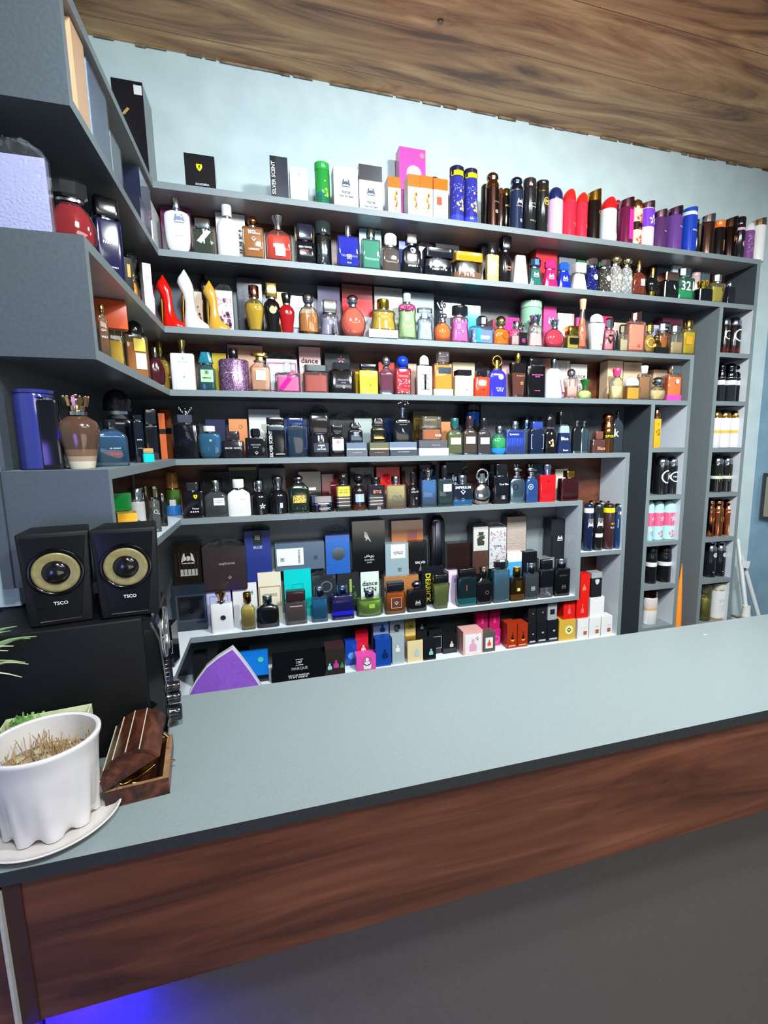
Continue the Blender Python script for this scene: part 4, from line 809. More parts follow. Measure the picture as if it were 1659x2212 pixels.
# ================================================================ row 5
B(5, 374, 428, 877, 'slab', '#0c0d12', 'black square column bottle with a silver falcon and winged cap', cap='m#a9adb4', c=('wings', .5, .32), em=[('bird', .12, .42, .42, 'm#d4d8de')], d=.05)
B(5, 427, 479, 920, 'flask', 'g#8fd4ee', 'clear bright blue bottle with a white cap', cap='#dfe3e8', c=('cyl', .44, .17), g='#135a80', lvl=.94, em=[('diamond', .05, .56, .14, '#b9d8e6')])
B(5, 481, 527, 932, 'slab', '#15151a', 'low black bottle with white capital lettering', cap='#2a2629', c=('box', .56, .32), tx=[('ENCRE  NOIRE', 0, .38, .72, '#e4e4e6')], d=.035)
B(5, 530, 575, 926, 'slab', '#101014', 'black square bottle with a small knurled black cap', cap='#15151a', c=('hex', .44, .28), neck='m#8a8d92', tx=[('ANCHOR', .0, .45, .48, '#8b8f9a'), ('BLACK', 0, .37, .28, '#8b8f9a')], em=[('diamond', .02, .18, .2, '#9ea2aa')])
B(5, 576, 615, 902, 'slab', '#0b0c0f', 'tall black box-shaped bottle with vertical lettering', cap='#0f1014', c=('box', .98, .17), bands=[(.69, .80, 'm#8fa0ae')], tx=[('SILVER SCENT', -.30, .34, 1.5, '#eef0f2', PI/2)], em=[('bar', .2, .09, .5, '#c9ccd2')])
B(5, 620, 656, 903, 'slab', 'g#6f94b4', 'tall dark blue glass bottle with a metal band', cap='#1c2c5c', c=('box', .96, .18), g='#1c3648', lvl=.85, bands=[(.70, .80, '#2a3440')])
B(5, 665, 711, 898, 'cyl', '#17181c', 'round black bottle with a large square black cap', cap='#1a1618', c=('box', .84, .42), lb=[(.08, .23, .72, .22, '#3c4048')], tx=[('AMBER', .08, .28, .34, '#eceef0'), ('&', .08, .235, .07, '#eceef0'), ('LEATHER', .08, .19, .42, '#eceef0')])
B(5, 711, 745, 918, 'shld', '#120f14', 'black bottle with a white square label', cap='#131217', c=('box', .62, .24), lb=[(.03, .38, .72, .36, '#d3d0dc')], em=[('square', .03, .46, .18, '#c0303c')])
X(5, 749, 795, 974, 't#4f545c', 'lower dark grey box under the first stacked bottle', off=.0, d=.05, key='s1', tx=[('~14', 0, .55, .5, '#b9bdc4')])
X(5, 749, 793, 960, 't#56657a', 'upper blue grey box under the first stacked bottle', off=.0, d=.05, on='s1', key='s1', em=[('bar', 0, .06, .98, '#9aa6b4')])
B(5, 751, 783, 913, 'shld', '#0f1013', 'black bottle with a grey label standing on stacked boxes', cap='#101113', c=('taper', .72, .24), on='s1', lb=[(.05, .36, .72, .5, '#4c5860')], tx=[('VERSY', .05, .48, .4, '#dfe3e8'), ('BLU', .05, .38, .28, '#dfe3e8')])
X(5, 798, 842, 973, 't#33262a', 'lower brown box under the gold label bottle', off=.0, d=.05, key='s1', tx=[('~14', 0, .55, .5, '#a99aa0')])
X(5, 799, 841, 959, 't#55583e', 'upper olive box under the gold label bottle', off=.0, d=.05, on='s1', key='s1', em=[('bar', 0, .06, .98, '#a9ab8c')])
B(5, 800, 833, 904, 'shld', '#131009', 'black bottle with a square gold label standing on stacked boxes', cap='#100f10', c=('taper', .76, .28), on='s1', lb=[(.02, .38, .66, .46, '#a8974c')], tx=[('~9', .02, .38, .4, '#4a3f1a')])
X(5, 843, 902, 972, 't#2f3947', 'lower navy grey box under the big black flask', off=.0, d=.05, key='s1', tx=[('~16', 0, .6, .42, '#aab2bd')])
X(5, 841, 901, 955, 't#5a6a80', 'upper steel blue box under the big black flask', off=.0, d=.05, on='s1', key='s1', em=[('bar', 0, .06, .98, '#a9b6c4')])
B(5, 848, 889, 880, 'arch', '#0c0e12', 'big black flask with chrome spout standing on boxes', cap='m#aab4cc', c=('flare', .3, .26), on='s1', em=[('bird', 0, .32, .26, '#7d8a96'), ('bar', 0, .5, .4, '#6f7a84')])
X(5, 905, 970, 968, 't#dbd8d0', 'ivory white box under the crystal bottle', off=.0, d=.05, key='s1')
X(5, 905, 967, 951, 't#45464f', 'dark slate box under the crystal bottle', off=.0, d=.05, on='s1', key='s1', tx=[('~10', .1, .35, .3, '#a9aab2')])
B(5, 906, 951, 900, 'cube', 'g#f0e0c8', 'cut crystal bottle half filled with brown liquid', on='s1', cap='g#efe8dc', c=('box', .94, .5), g='#a8581c', lvl=.95, d=.04, tx=[('BASS', .3, .2, .3, '#f2ece0')])
for x0, x1, yt, gl, pf, cc, l in ((964, 998, 903, 'g#c9d8b4', '#4a4c26', '#1c4c4c', 'olive bottle with a dark green cap and cream label'), (998, 1029, 899, 'g#c4b0a4', '#2c1c16', '#2a1f22', 'dark brown bottle with a brown cap and cream label'), (1029, 1059, 903, 'g#b0a8b0', '#18141a', '#17181c', 'black perfume bottle with a black cap and cream label')):
    B(5, x0, x1, yt, 'shld', gl, l, cap=cc, c=('cyl', .46, .26), g=pf, lvl=.9, lb=[(.02, .38, .66, .18, '#d3d2ae')], bands=[(0, .05, 'm#7f8a90')])
B(5, 1059, 1096, 920, 'shell', 'g#8fe0c4', 'small tilted green to blue bottle with chrome cap', cap='m#bcc2c4', c=('cyl', .34, .24), g='#1f9a54', lvl=.8, bands=[(0, .22, '#1c7ac0')])
B(5, 1087, 1133, 910, 'slab', 'g#9fbcf4', 'wide striped blue bottle with a chrome cap', cap='m#bac2cc', c=('cyl', .3, .22), g='#2a4ec4', lvl=.94, lb=[(-.05, .60, .84, .18, '#1d2c70')], tx=[('Symmetry', -.1, .6, .45, '#dfe6fa')], em=[('vlines', 0, .3, .8, '#1f3698')])
B(5, 1128, 1143, 907, 'slab', 'g#a8c0d8', 'narrow blue bottle turned sideways with a clear cap', off=.03, cap='m#7fa4d0', c=('cyl', .8, .24), g='#3a3020', lvl=.9)
B(5, 1142, 1173, 911, 'slab', '#131c34', 'navy bottle edged in silver with a blue cap', cap='#2a3c88', c=('box', .66, .22), em=[('frame', 0, .38, .92, '#8f96ac')])
B(5, 1175, 1200, 893, 'shld', '#100f12', 'black tube-shaped bottle with a gold wing pattern', cap='#131217', c=('dome', .8, .34), em=[('blobs', 0, .36, .6, '#b9a27c')])
B(5, 1201, 1233, 890, 'trap', '#1b2648', 'navy bottle with a light shoulder and tall black cap', cap='#0d0d10', c=('box', .8, .30), bands=[(.50, .68, '#8aa0b4')], tx=[('Blue', -.05, .36, .5, '#eef1f6'), ('Rasasi', .0, .08, .36, '#d4dae4')])
B(5, 1234, 1254, 908, 'arch', '#15181c', 'black and chrome curved bottle, left one of two', cap='m#b9bec2', c=('flare', .44, .14), bands=[(0, .07, 'm#b0b6ba')])
B(5, 1250, 1269, 909, 'arch', 'm#9fb0b8', 'chrome and ice blue curved bottle, right one of two', cap='m#b9bec2', c=('flare', .44, .14), off=.02)
B(5, 1275, 1305, 932, 'slab', '#4a302c', 'low brown square bottle with a copper collar', cap='#6b4234', c=('box', .46, .34), neck='m#b87850', tx=[('Blaze', .15, .22, .6, '#b98a66')])
Cn(5, 1299, 1324, 892, 'm#a9683c', 'copper can with a yellow lettered band', cap='m#b06a40', c=('shoulder', .4), bands=[(.36, .48, '#1a1410')], tx=[('SPORT', 0, .42, .8, '#f0e020')])
B(5, 1320, 1345, 888, 'shld', '#2a3036', 'matte dark grey bottle with a thin letter', off=.05, cap='#131518', c=('cyl', .26, .16), tx=[('k', -.2, .48, .42, '#c6cdd2')])
X(5, 445, 488, 906, '#2c2f48', 'dark indigo box behind the clear blue bottle', off=.085)
X(5, 495, 535, 905, 't#c07a4a', 'burnt orange box behind the low black bottles', off=.085, em=[('ring', .15, .8, .2, '#8d5226')])
X(5, 537, 606, 884, 't#bdbdb4', 'tall pale grey box with a crest behind the vertical-lettered bottle', off=.088, bands=[(.83, 1, '#7c8488')], em=[('shield', 0, .62, .24, '#9c9c94')])
X(5, 613, 665, 906, '#16264e', 'navy box in clear wrap behind the dark blue bottle', off=.085, em=[('frame', 0, .5, .95, '#4a6aa0')], cel=.3)
X(5, 673, 711, 892, '#131417', 'black box in peaked wrap behind the round black bottle', off=.088, cel=.45)
X(5, 713, 764, 908, '#101113', 'wide black box in crumpled wrap', off=.085, cel=.3)
X(5, 766, 804, 904, 't#9ea8a2', 'pale grey green box in peaked wrap', off=.085, cel=.45)
X(5, 815, 850, 903, '#101a34', 'dark navy box left of the black flask', off=.085)
X(5, 892, 951, 889, '#3a2c10', 'gold framed mirror-like box behind the crystal bottle', off=.085, em=[('frame', 0, .55, .92, 'm#c9a93c'), ('plate', 0, .62, .6, 'm#8d7a34')])
X(5, 953, 975, 911, 't#b0703c', 'orange brown box behind the olive bottle', off=.085)
t = thing('tin_canister', 'large black blue-sheened cylinder behind the cream label bottles on the fifth shelf down', 'tin', (at(1019, 900, y=1.595).x, 1.595, ZR[5]))
can(t, .062, at(1019, 874, y=1.595).z-ZR[5], '#0c0c10', '#101014', ('cyl', .12), bands=[(.62, .84, 'm#2c50a8')], cw=1)
X(5, 1135, 1170, 901, '#0e0f12', 'black box behind the navy silver-edged bottle', off=.085)

# ================================================================ row 6
B(6, 394, 440, 1042, 'slab', '#121217', 'matte black bottle with a small yellow horse shield', cap='#24262c', c=('box', .46, .22), em=[('shield', .14, .60, .2, '#e8d81c'), ('horse', .14, .61, .18, '#121217')], tx=[('Power', .12, .27, .32, '#c9ccd2'), ('....', .05, .18, .4, '#c9ccd2')])
B(6, 441, 491, 1037, 'shld', 'g#b8c0c2', 'smoky clear bottle with a white label and chrome cap', cap='m#b8bcc0', c=('cyl', .36, .26), g='#20242a', lvl=.9, lb=[(.14, .42, .46, .2, '#dfe6ea')], tx=[('~12', .14, .45, .36, '#7f8a98'), ('~10', .14, .40, .3, '#7f8a98')])
B(6, 491, 540, 1035, 'shld', '#dfe5e6', 'faceted white bottle with a round white cap', cap='#e4e9ee', c=('cyl', .44, .23), em=[('square', .34, .62, .1, '#8a949c')], tx=[('~6', .2, .46, .28, '#b2bac0')])
B(6, 539, 579, 1038, 'cylsh', '#0b0b0e', 'black round bottle with a ribbed silver cap', cap='m#a4acb8', c=('cyl', .5, .28), em=[('flower', .18, .26, .34, '#c9d6ee')])
B(6, 579, 621, 1031, 'cylsh', '#0e0e10', 'black round bottle with a flared chrome neck', cap='m#8a8c90', c=('cone', .5, .3), lb=[(.15, .24, .14, .14, '#a9c0c8')])
B(6, 622, 667, 1027, 'shld', '#0d1a12', 'dark green studded bottle with a gold plate', cap='m#a9a59c', c=('ball', .42, .16), lb=[(.02, .38, .62, .2, '#b99a3c')], em=[('sprigs', 0, .14, .7, '#25402c')])
B(6, 668, 722, 1070, 'jar', '#0d0e12', 'low black chrome bottle with a domed lid', cap='m#6f727a', c=('box', .8, .42), bands=[(.44, .56, 'm#9fb0c4')], tx=[('CLASSIC', .1, .22, .44, '#b9bcc4')], d=.05)
B(6, 724, 758, 1027, 'slab', '#0f0f0f', 'black bottle with a gold upper half and silver rings', cap='#121212', c=('cyl', .56, .24), bands=[(.42, .70, 'm#c2b44c'), (.355, .37, 'm#cfcfd2'), (.255, .27, 'm#cfcfd2'), (.155, .17, 'm#cfcfd2')], tx=[('ONE GOLD', 0, .6, .6, '#3e3a14'), ('MILLION', 0, .53, .52, '#3e3a14')])
B(6, 759, 790, 1023, 'cylsh', '#17100e', 'dark brown apothecary bottle with a round black stopper', cap='#0e0e10', c=('ball', .62, .28), lb=[(.02, .34, .6, .22, '#8fa0c0')], bands=[(0, .15, '#3c1c0e')])
B(6, 793, 830, 1031, 'slab', '#1a1820', 'dark bottle with copper capitals and silver rings', cap='#101015', c=('cyl', .5, .2), tx=[('BTG', .05, .56, .46, 'm#c9907a')], em=[('square', .12, .05, .18, '#a89a92')], bands=[(.37, .385, 'm#bfc0c8'), (.27, .285, 'm#bfc0c8'), (.17, .185, 'm#bfc0c8')])
B(6, 831, 876, 1029, 'slab', 'g#f0c8c0', 'pale green glass bottle with red sides and silver cap', cap='m#a9a6ac', c=('cyl', .34, .22), g='#a8b878', lvl=.95, tx=[('O2', .05, .34, .5, '#4a5640')])
B(6, 878, 905, 1021, 'cylsh', '#0f0d0f', 'slim black round bottle with stepped neck', cap='#131316', c=('cyl', .36, .3), tx=[('SALVO', .1, .46, .6, '#a9a4a2')], em=[('diamond', .2, .28, .18, '#c0bab4')], bands=[(.10, .12, 'm#5c5856')])
B(6, 906, 941, 1012, 'cube', 'g#a8cce8', 'blue glass bottle with a silver crown stopper', cap='m#a4a89c', c=('crown', .54, .26), g='#2c6a9c', lvl=.95)
B(6, 941, 976, 1005, 'cube', 'g#7fa8b0', 'black to teal bottle with a white square label', cap='#17181c', c=('hex', .34, .3), g='#0c1c24', lvl=.95, lb=[(.1, .46, .52, .18, '#c8d4d8')], em=[('diamond', .1, .48, .16, '#5c6a74')])
B(6, 975, 1018, 1026, 'slab', '#0f1826', 'black and deep blue bottle with silver capitals', cap='m#8f959e', c=('cyl', .46, .26), bands=[(0, .2, '#1b4468')], tx=[('IMPERIUM', 0, .60, .78, '#c9ccd4')], em=[('diamond', 0, .46, .28, '#b4bac6'), ('diamond', 0, .2, .2, '#4a86b0')])
B(6, 1021, 1062, 1012, 'oval', 'm#a4a2a4', 'round chrome bottle with a big silver ring handle', cap='m#c4c6ca', c=('ring', .66, .36))
B(6, 1063, 1097, 1003, 'slab', '#0a0d14', 'black rectangular bottle with white script', cap='#0f1013', c=('box', .62, .28), tx=[('Cool Elite', .15, .5, .6, '#e4e8ee')], em=[('square', .12, .17, .2, '#e0e4ea')])
B(6, 1098, 1133, 1003, 'arch', 'm#8fa4b4', 'iridescent chrome bottle with a silver animal head stopper', cap='m#b4b8bc', c=('head', .56, .3), em=[('ring', -.15, .42, .34, '#15181e')])
B(6, 1133, 1161, 1003, 'arch', '#1d3868', 'matte blue bottle with a silver animal head stopper', cap='m#b4b8bc', c=('head', .78, .32), em=[('ring', -.15, .42, .4, '#b9c6d8'), ('heart', -.15, .42, .2, '#b9c6d8')])
B(6, 1162, 1198, 1004, 'slab', '#a8121a', 'metallic red bottle with a chrome stopper', cap='m#9aa4c4', c=('cone', .48, .24), em=[('diamond', 0, .56, .14, '#5c0c10')])
B(6, 1206, 1247, 1017, 'slab', '#2a0a0c', 'very dark red bottle with a gold nugget cap', cap='m#c9943c', c=('box', .36, .22))
X(6, 432, 500, 1020, '#17181a', 'tall black box behind the smoky clear bottle', off=.085)
X(6, 495, 556, 1009, '#1c1a19', 'black box with a tan top edge behind the white bottle', off=.09, bands=[(.93, 1, '#8a7048')])
X(6, 560, 617, 1012, '#1b1b1d', 'dark box in crumpled wrap behind the black round bottles', off=.086, cel=.3)
X(6, 645, 694, 1019, '#26241f', 'charcoal box with a small white label', off=.085, lb=[(.1, .55, .32, .07, '#b9b6ae')])
X(6, 695, 750, 1024, '#4c1216', 'dark wine red box behind the gold-topped bottle', off=.085, em=[('bar', 0, .68, .3, '#d4a8a0')])
X(6, 757, 808, 1010, '#111112', 'black box in peaked wrap behind the apothecary bottle', off=.086, cel=.4)
X(6, 813, 864, 1009, '#c41a14', 'bright red box behind the pale green bottle', off=.085, em=[('diamond', 0, .65, .32, '#6a1c2a'), ('plate', 0, .3, .4, '#cfc6c0')])
X(6, 868, 900, 1008, '#2a1614', 'dark brown box beside the bright red one', off=.085)
X(6, 906, 948, 1004, '#14203c', 'navy box behind the crown stopper bottle', off=.085)
X(6, 962, 1010, 998, '#1a1c20', 'ribbed black box with silver horses', off=.085, em=[('vlines', 0, .5, .9, '#2c2f34'), ('crest', 0, .6, .5, '#8f98a4')])
X(6, 1052, 1098, 1003, '#101114', 'black box with a thin silver outline', off=.085, em=[('frame', 0, .5, .96, '#9aa0a4')])
X(6, 1152, 1178, 1003, '#14485c', 'petrol blue box behind the metallic red bottle', off=.085)
X(6, 1180, 1198, 1008, '#4a1418', 'thin maroon box right of the petrol blue one', off=.085)
X(6, 1199, 1226, 1013, 't#c8c0ac', 'cream box behind the very dark red bottle', off=.085)

# small side shelf (4 cans in front, more behind)
for x0, x1, yt, bd, cc, l, kw in ((1261, 1280, 1088, '#15203c', '#141c38', 'navy can with a white band and horse crest', dict(bands=[(.80, .90, '#c9d2da')], em=[('vlines', 0, .62, .6, '#c4ccd8'), ('crest', 0, .55, .66, '#e4e8ee')])),
        (1280, 1301, 1087, '#17181a', 'm#8a8c90', 'black can with a white band and horse crest', dict(em=[('vlines', 0, .62, .6, '#c4c8cc'), ('crest', 0, .55, .66, '#e4e6ea')], lb=[(0, .32, .8, .08, '#cfd2d6')])),
        (1302, 1325, 1088, '#3a2422', '#2a1a18', 'brown can with a bright yellow ring', dict(bands=[(.80, .91, '#f0c018')], tx=[('dirty', .15, .56, .5, '#d89a3c'), ('BLACK', .15, .48, .55, '#e6e0d8')])),
        (1325, 1346, 1088, '#1a3458', 'm#a4adb4', 'navy blue can with a silver ring and framed letters', dict(bands=[(.76, .82, 'm#b9c2ca')], em=[('frame', .05, .56, .8, '#cfd8e2'), ('square', .25, .30, .24, '#e4e8ee')], tx=[('AB', .1, .56, .5, '#e4eaf2')]))):
    Cn(9, x0, x1, yt, bd, l, cap=cc, c=('dome', .10), **kw)
for x0, x1, c, l in ((1266, 1283, 'm#b88a4c', 'gold-domed can in the rear row, left'), (1288, 1306, 'm#b9b4a8', 'silver-domed can in the rear row, middle'), (1307, 1322, 'm#c99a8c', 'rose-domed can in the rear row, right')):
    Cn(9, x0, x1, 1082, '#2a2624', l, off=.07, cap=c, c=('dome', .12))

# ================================================================ row 7
PB = .095
X(7, 369, 446, 1264, '#1d2630', 'large navy box with a dark window in the corner', off=.06, d=.05, key='a', em=[('plate', .05, .5, .72, '#0c1016'), ('frame', .05, .5, .86, '#33404e'), ('diamond', .05, .42, .16, '#7c90a4')])
X(7, 371, 434, 1172, '#17130f', 'ribbed black horse box on top of the window box', off=.07, d=.04, on='a', em=[('vlines', 0, .5, .9, '#2c241c'), ('crest', .05, .62, .5, '#a9a6a2')], lb=[(.05, .28, .62, .16, '#8d8c88')], rz=-.02)
X(7, 447, 500, 1275, 't#a8a8cc', 'lavender box under the tilted dark brown box', off=.085, d=.045, key='a', em=[('frame', 0, .6, .8, '#8888b4')])
X(7, 502, 556, 1260, 't#d3d6d2', 'white box with a small green crest', off=.085, d=.045, key='b', em=[('crest', .25, .76, .22, '#3c8a78')])
X(7, 437, 532, 1182, '#2a1517', 'broad dark brown wrapped box with lettering', off=.075, d=.055, on='a', key='q', cel=.14, tx=[('euphorea', .05, .62, .38, '#a89c98')], em=[('diamond', .1, .3, .1, '#b4a8a4')])
X(7, 557, 608, 1236, 't#cfc4ac', 'beige framed box with thin grey lettering', off=.085, d=.045, key='c', em=[('frame', 0, .5, .95, '#9c8464')], tx=[("J'DORE", 0, .52, .6, '#8d8674')])
TOPS['bb'] = TOPS['b']
X(7, 533, 577, 1238, '#15161a', 'flat black box under the royal blue box', off=.085, d=.045, zb=TOPS['b'], key='d') if 0 else None
X(7, 528, 585, 1147, '#122c86', 'royal blue box with a black square emblem', off=.09, d=.04, on='b', lb=[(0, .86, .38, .26, '#10131c')], em=[('square', 0, .87, .17, '#d4d8e4')], tx=[('BLUE', 0, .68, .34, '#d4d8e4')], cel=.15)
X(7, 613, 673, 1230, '#0fb4b0', 'large turquoise box behind the burgundy bottle', off=.08, d=.05, key='e', em=[('frame', 0, .6, .4, '#0a9490')])
X(7, 593, 702, 1172, '#4c5c6c', 'slate blue box lying on its side with a white label', off=.085, d=.045, zb=TOPS['e']-.004, lb=[(-.2, .5, .54, .62, '#cfd8d0')], em=[('square', -.36, .42, .07, '#2c343c'), ('square', .32, .42, .07, '#2c343c')], tx=[('GENEROUS', -.02, .5, .3, '#4a5452', PI/2)])
X(7, 674, 726, 1242, '#1f242c', 'black box with a silver top behind the sky blue bottle', off=.085, d=.045, key='f', bands=[(.88, 1, 'm#8d9aa8')], em=[('ring', .1, .7, .5, '#6a747e')], cel=.12)
X(7, 729, 776, 1238, '#14171a', 'black box with green smoke and a large letter', off=.085, d=.045, key='g', em=[('blobs', .25, .5, .35, '#4a8a2c')], tx=[('J', .05, .64, .22, '#a9c84c'), ('WHY', .0, .40, .42, '#a9c84c')], cel=.12)
X(7, 779, 819, 1235, 't#b9c8bc', 'pale green grey box with bold lettering about men', off=.085, d=.04, key='h', tx=[('dance', .0, .70, .84, '#3a423c'), ('MEN', .0, .54, .7, '#2c332e')])
X(7, 703, 756, 1156, '#1560b8', 'bright blue wrapped pouch box with a silver medallion', off=.085, d=.04, on='f', em=[('disc', .02, .52, .56, 'm#8fa0ac')], cel=.3)
X(7, 760, 832, 1125, '#101013', 'tall black box with a grey falcon and Arabic lettering', off=.085, d=.045, on='g', em=[('bird', -.05, .68, .36, '#8f9090')], tx=[('\u0634\u0627\u0647\u064a\u0646', .0, .30, .3, '#e4e4e4'), ('SHAHEEN', 0, .23, .3, '#9a9a9a'), ('SILVER', 0, .18, .16, '#9a9a9a')])
X(7, 830, 905, 1245, '#c07a3c', 'copper orange box wrapped in crinkled film', off=.07, d=.045, key='i', cel=.14)
X(7, 832, 883, 1174, '#7c8f94', 'grey glass-look box with a white label', off=.075, d=.035, on='i', key='i2', lb=[(.05, .76, .62, .42, '#d6dcda')], em=[('square', .1, .2, .15, '#39424a')], tx=[('GENEROUS', .05, .74, .44, '#4c5454'), ('GENTLEMAN', .05, .69, .4, '#4c5454')])
X(7, 845, 915, 1124, '#a8663a', 'copper brown wrapped box at the back under the shelf above', off=.112, d=.025, on='i', em=[('plate', .15, .72, .3, '#8f4a44')])
X(7, 911, 955, 1224, '#15171c', 'black box with vertical yellow capitals', off=.07, d=.045, key='j', tx=[('DERRICK', -.20, .45, 1.42, '#e8b820', -PI/2)], side='#2a4c4c')
X(7, 886, 923, 1170, '#141417', 'black box with white capitals above the orange one', off=.08, d=.04, zb=TOPS['i'], tx=[('SALVO', .08, .36, .6, '#e8e8ea')], em=[('cone', .1, .2, .4, '#6c7076')])
t = thing('perfume_box', 'tall domed black case holding a dark crystal obelisk on the seventh shelf down', 'box', (at(943, 1180, y=1.6).x, 1.60, TOPS['j']))
hh = at(943, 1112, y=1.6).z-TOPS['j']
loft('case', [(0, .026, .02), (hh*.8, .026, .02), (hh*.93, .022, .017), (hh, .012, .01)], 5, '#131316', t)
loft('obelisk', [(.004, .014, .003, 0, -.020), (hh*.5, .011, .003, 0, -.020), (hh*.84, .011, .003, 0, -.020), (hh*.9, .004, .002, 0, -.020)], 6, 'm#5c5f70', t)
X(7, 969, 992, 1234, 't#cdb8cc', 'white and lilac box right of the yellow-lettered box', off=.07, d=.045, key='k', em=[('plate', .2, .7, .4, '#8f78b4')])
X(7, 967, 1016, 1173, '#1f1310', 'plain dark brown box left of the bearded portrait', off=.09, d=.045, on='k')
X(7, 997, 1046, 1240, '#131819', 'black box standing behind the dark teal bottle', off=.09, d=.045, key='l')
X(7, 1021, 1056, 1137, '#4a2518', 'brown box with a top-hatted bearded bust print', off=.085, d=.045, on='l', lb=[(.0, .74, .92, .50, '#dcdcc0')], em=[('bust', 0, .74, .8, '#2c2a1c')], cel=.35)
X(7, 1060, 1094, 1226, '#165048', 'green box behind the pale blue crystal bottle', off=.085, d=.045, key='m')
X(7, 1057, 1094, 1140, 't#ddd2cc', 'white box covered in small pink sprigs', off=.08, d=.04, on='m', em=[('sprigs', 0, .5, .95, '#c4766c')], tx=[('FLORAL', .0, .55, .5, '#4a4442')], cel=.25)
X(7, 1095, 1127, 1193, '#3c8cd8', 'sky blue box with a white top', off=.075, d=.04, key='n', bands=[(.78, 1, '#c9d8e4')])
X(7, 1095, 1137, 1116, 't#b4a294', 'taupe box in tall peaked wrap', off=.09, d=.045, on='n', tx=[('~14', .05, .5, .5, '#c9bdb2')], cel=.3, bands=[(.84, 1, '#8f7c6e')])
X(7, 1129, 1160, 1192, '#121317', 'plain black box behind the grey ribbed-cap bottle', off=.08, d=.045)
X(7, 1163, 1197, 1205, '#6c7478', 'grey box with a silver edge', off=.075, d=.04, em=[('frame', 0, .5, .96, '#a4acb0')])
X(7, 1190, 1223, 1122, '#15181d', 'tall black box with a white horse crest by the upright', off=.08, d=.05, em=[('crest', .1, .74, .36, '#e2e6ea'), ('bar', 0, .22, .98, '#8f98a2')])
G7 = .012
B(7, 455, 502, 1279, 'slab', '#d8dee8', 'white square bottle with a round black dot', off=G7, cap='m#c9a88c', c=('flare', .46, .24), em=[('disc', .06, .38, .26, '#2c2624'), ('ring', .06, .38, .32, '#c6ccd6')])
B(7, 520, 550, 1280, 'shld', 'g#e8dfa4', 'slim pale yellow bottle with a spiral gold cap', off=.014, cap='m#b08c3c', c=('cyl', .52, .26), g='#c9b858', lvl=.84)
B(7, 554, 602, 1286, 'shld', '#0f1013', 'glossy black bottle with a silver cap', off=.014, cap='m#9a9ea6', c=('cyl', .38, .24))
B(7, 616, 662, 1275, 'slab', 'g#c8c0c0', 'burgundy bottle edged in clear glass with a black chrome cap', off=.014, cap='#2a1c1f', c=('box', .80, .3), g='#471418', lvl=.92, em=[('bar', 0, .55, .6, '#a8988c')])
B(7, 672, 707, 1267, 'slab', 'g#6fc4ec', 'sky blue crystal bottle with a chrome cap', off=.014, cap='m#9aa6b0', c=('cyl', .52, .25), g='#1f7ca8', lvl=.85)
B(7, 714, 763, 1264, 'cube', '#12123c', 'deep navy oval bottle with a blue tinted cap', off=.012, cap='m#7fa0c8', c=('cyl', .42, .26), bands=[(.15, .26, '#1c1ca8')], d=.042)
B(7, 770, 826, 1275, 'jar', 'g#d2ec9c', 'low wide lime green bottle with a chrome cap', off=.012, cap='m#a8a4b8', c=('cyl', .3, .28), g='#8fc03c', lvl=.85, lb=[(.05, .42, .22, .16, '#7da848')], d=.042)
B(7, 831, 874, 1257, 'slab', 'g#f2a860', 'amber orange bottle with a framed pyramid label and black cap', off=.012, cap='#15151a', c=('box', .78, .27), g='#b85a0c', lvl=.93, lb=[(.03, .36, .52, .3, '#4c3038')], em=[('diamond', .03, .36, .24, '#d89a4c'), ('frame', .03, .36, .54, '#d8a060')])
B(7, 878, 920, 1254, 'slab', '#101013', 'glossy black square bottle with a silver ball stopper', off=.012, cap='m#9a98a4', c=('ball', .46, .26), em=[('crest', .02, .3, .3, '#8f9092')])
B(7, 932, 970, 1241, 'itrap', 'g#d3e0a0', 'lime tapered glass bottle with a black cap', off=.012, cap='#101312', c=('box', .72, .22), g='#8f9c4c', lvl=.9)
B(7, 986, 1027, 1228, 'slab', '#0f1c20', 'wide dark teal bottle with a black angular cap', off=.012, cap='#0f1013', c=('box', .88, .2), bands=[(0, .22, '#154448')], em=[('vbar', -.05, .5, .3, '#b8542c')])
B(7, 1026, 1061, 1224, 'shld', '#0f0f11', 'black curved bottle with a champagne metal cap', off=.012, cap='m#c0ac8c', c=('cyl', .44, .26), em=[('ring', .15, .32, .22, '#6c6c70')])
B(7, 1063, 1099, 1209, 'slab', 'g#b4e4ee', 'icy blue bottle with diamond cut sides and crystal cap', off=.012, cap='m#b4c0c6', c=('hex', .8, .2), g='#2a6c98', lvl=.9)
B(7, 1100, 1131, 1225, 'slab', '#191008', 'small dark amber bottle with a gold cap', off=.012, cap='m#b8943c', c=('cyl', .5, .28), bands=[(.05, .2, '#4a2c10')], lb=[(.05, .44, .42, .34, '#2c2410')], em=[('plate', .05, .34, .2, '#c0b060')])
B(7, 1131, 1162, 1216, 'slab', 'g#a8bcc0', 'smoky grey bottle with a ribbed silver cap', off=.012, cap='m#b4b8bc', c=('cyl', .52, .25), g='#1f2c30', lvl=.9, em=[('square', .05, .3, .26, '#aab4b8')])
B(7, 1164, 1193, 1209, 'slab', 'g#c8ccd4', 'black over clear bottle with an outlined black cap', off=.012, cap='#101115', c=('box', .74, .25), bands=[(.28, .72, '#0f1014')], em=[('frame', 0, .88, .7, '#c9ccd2')])
B(7, 1195, 1229, 1207, 'slab', '#0e0f11', 'broad black bottle with a chrome cap beside the upright', off=.012, cap='m#b0b4ba', c=('cyl', .58, .24), em=[('crest', .05, .26, .3, '#4f5254')], tx=[('~8', 0, .56, .5, '#4f5254')])

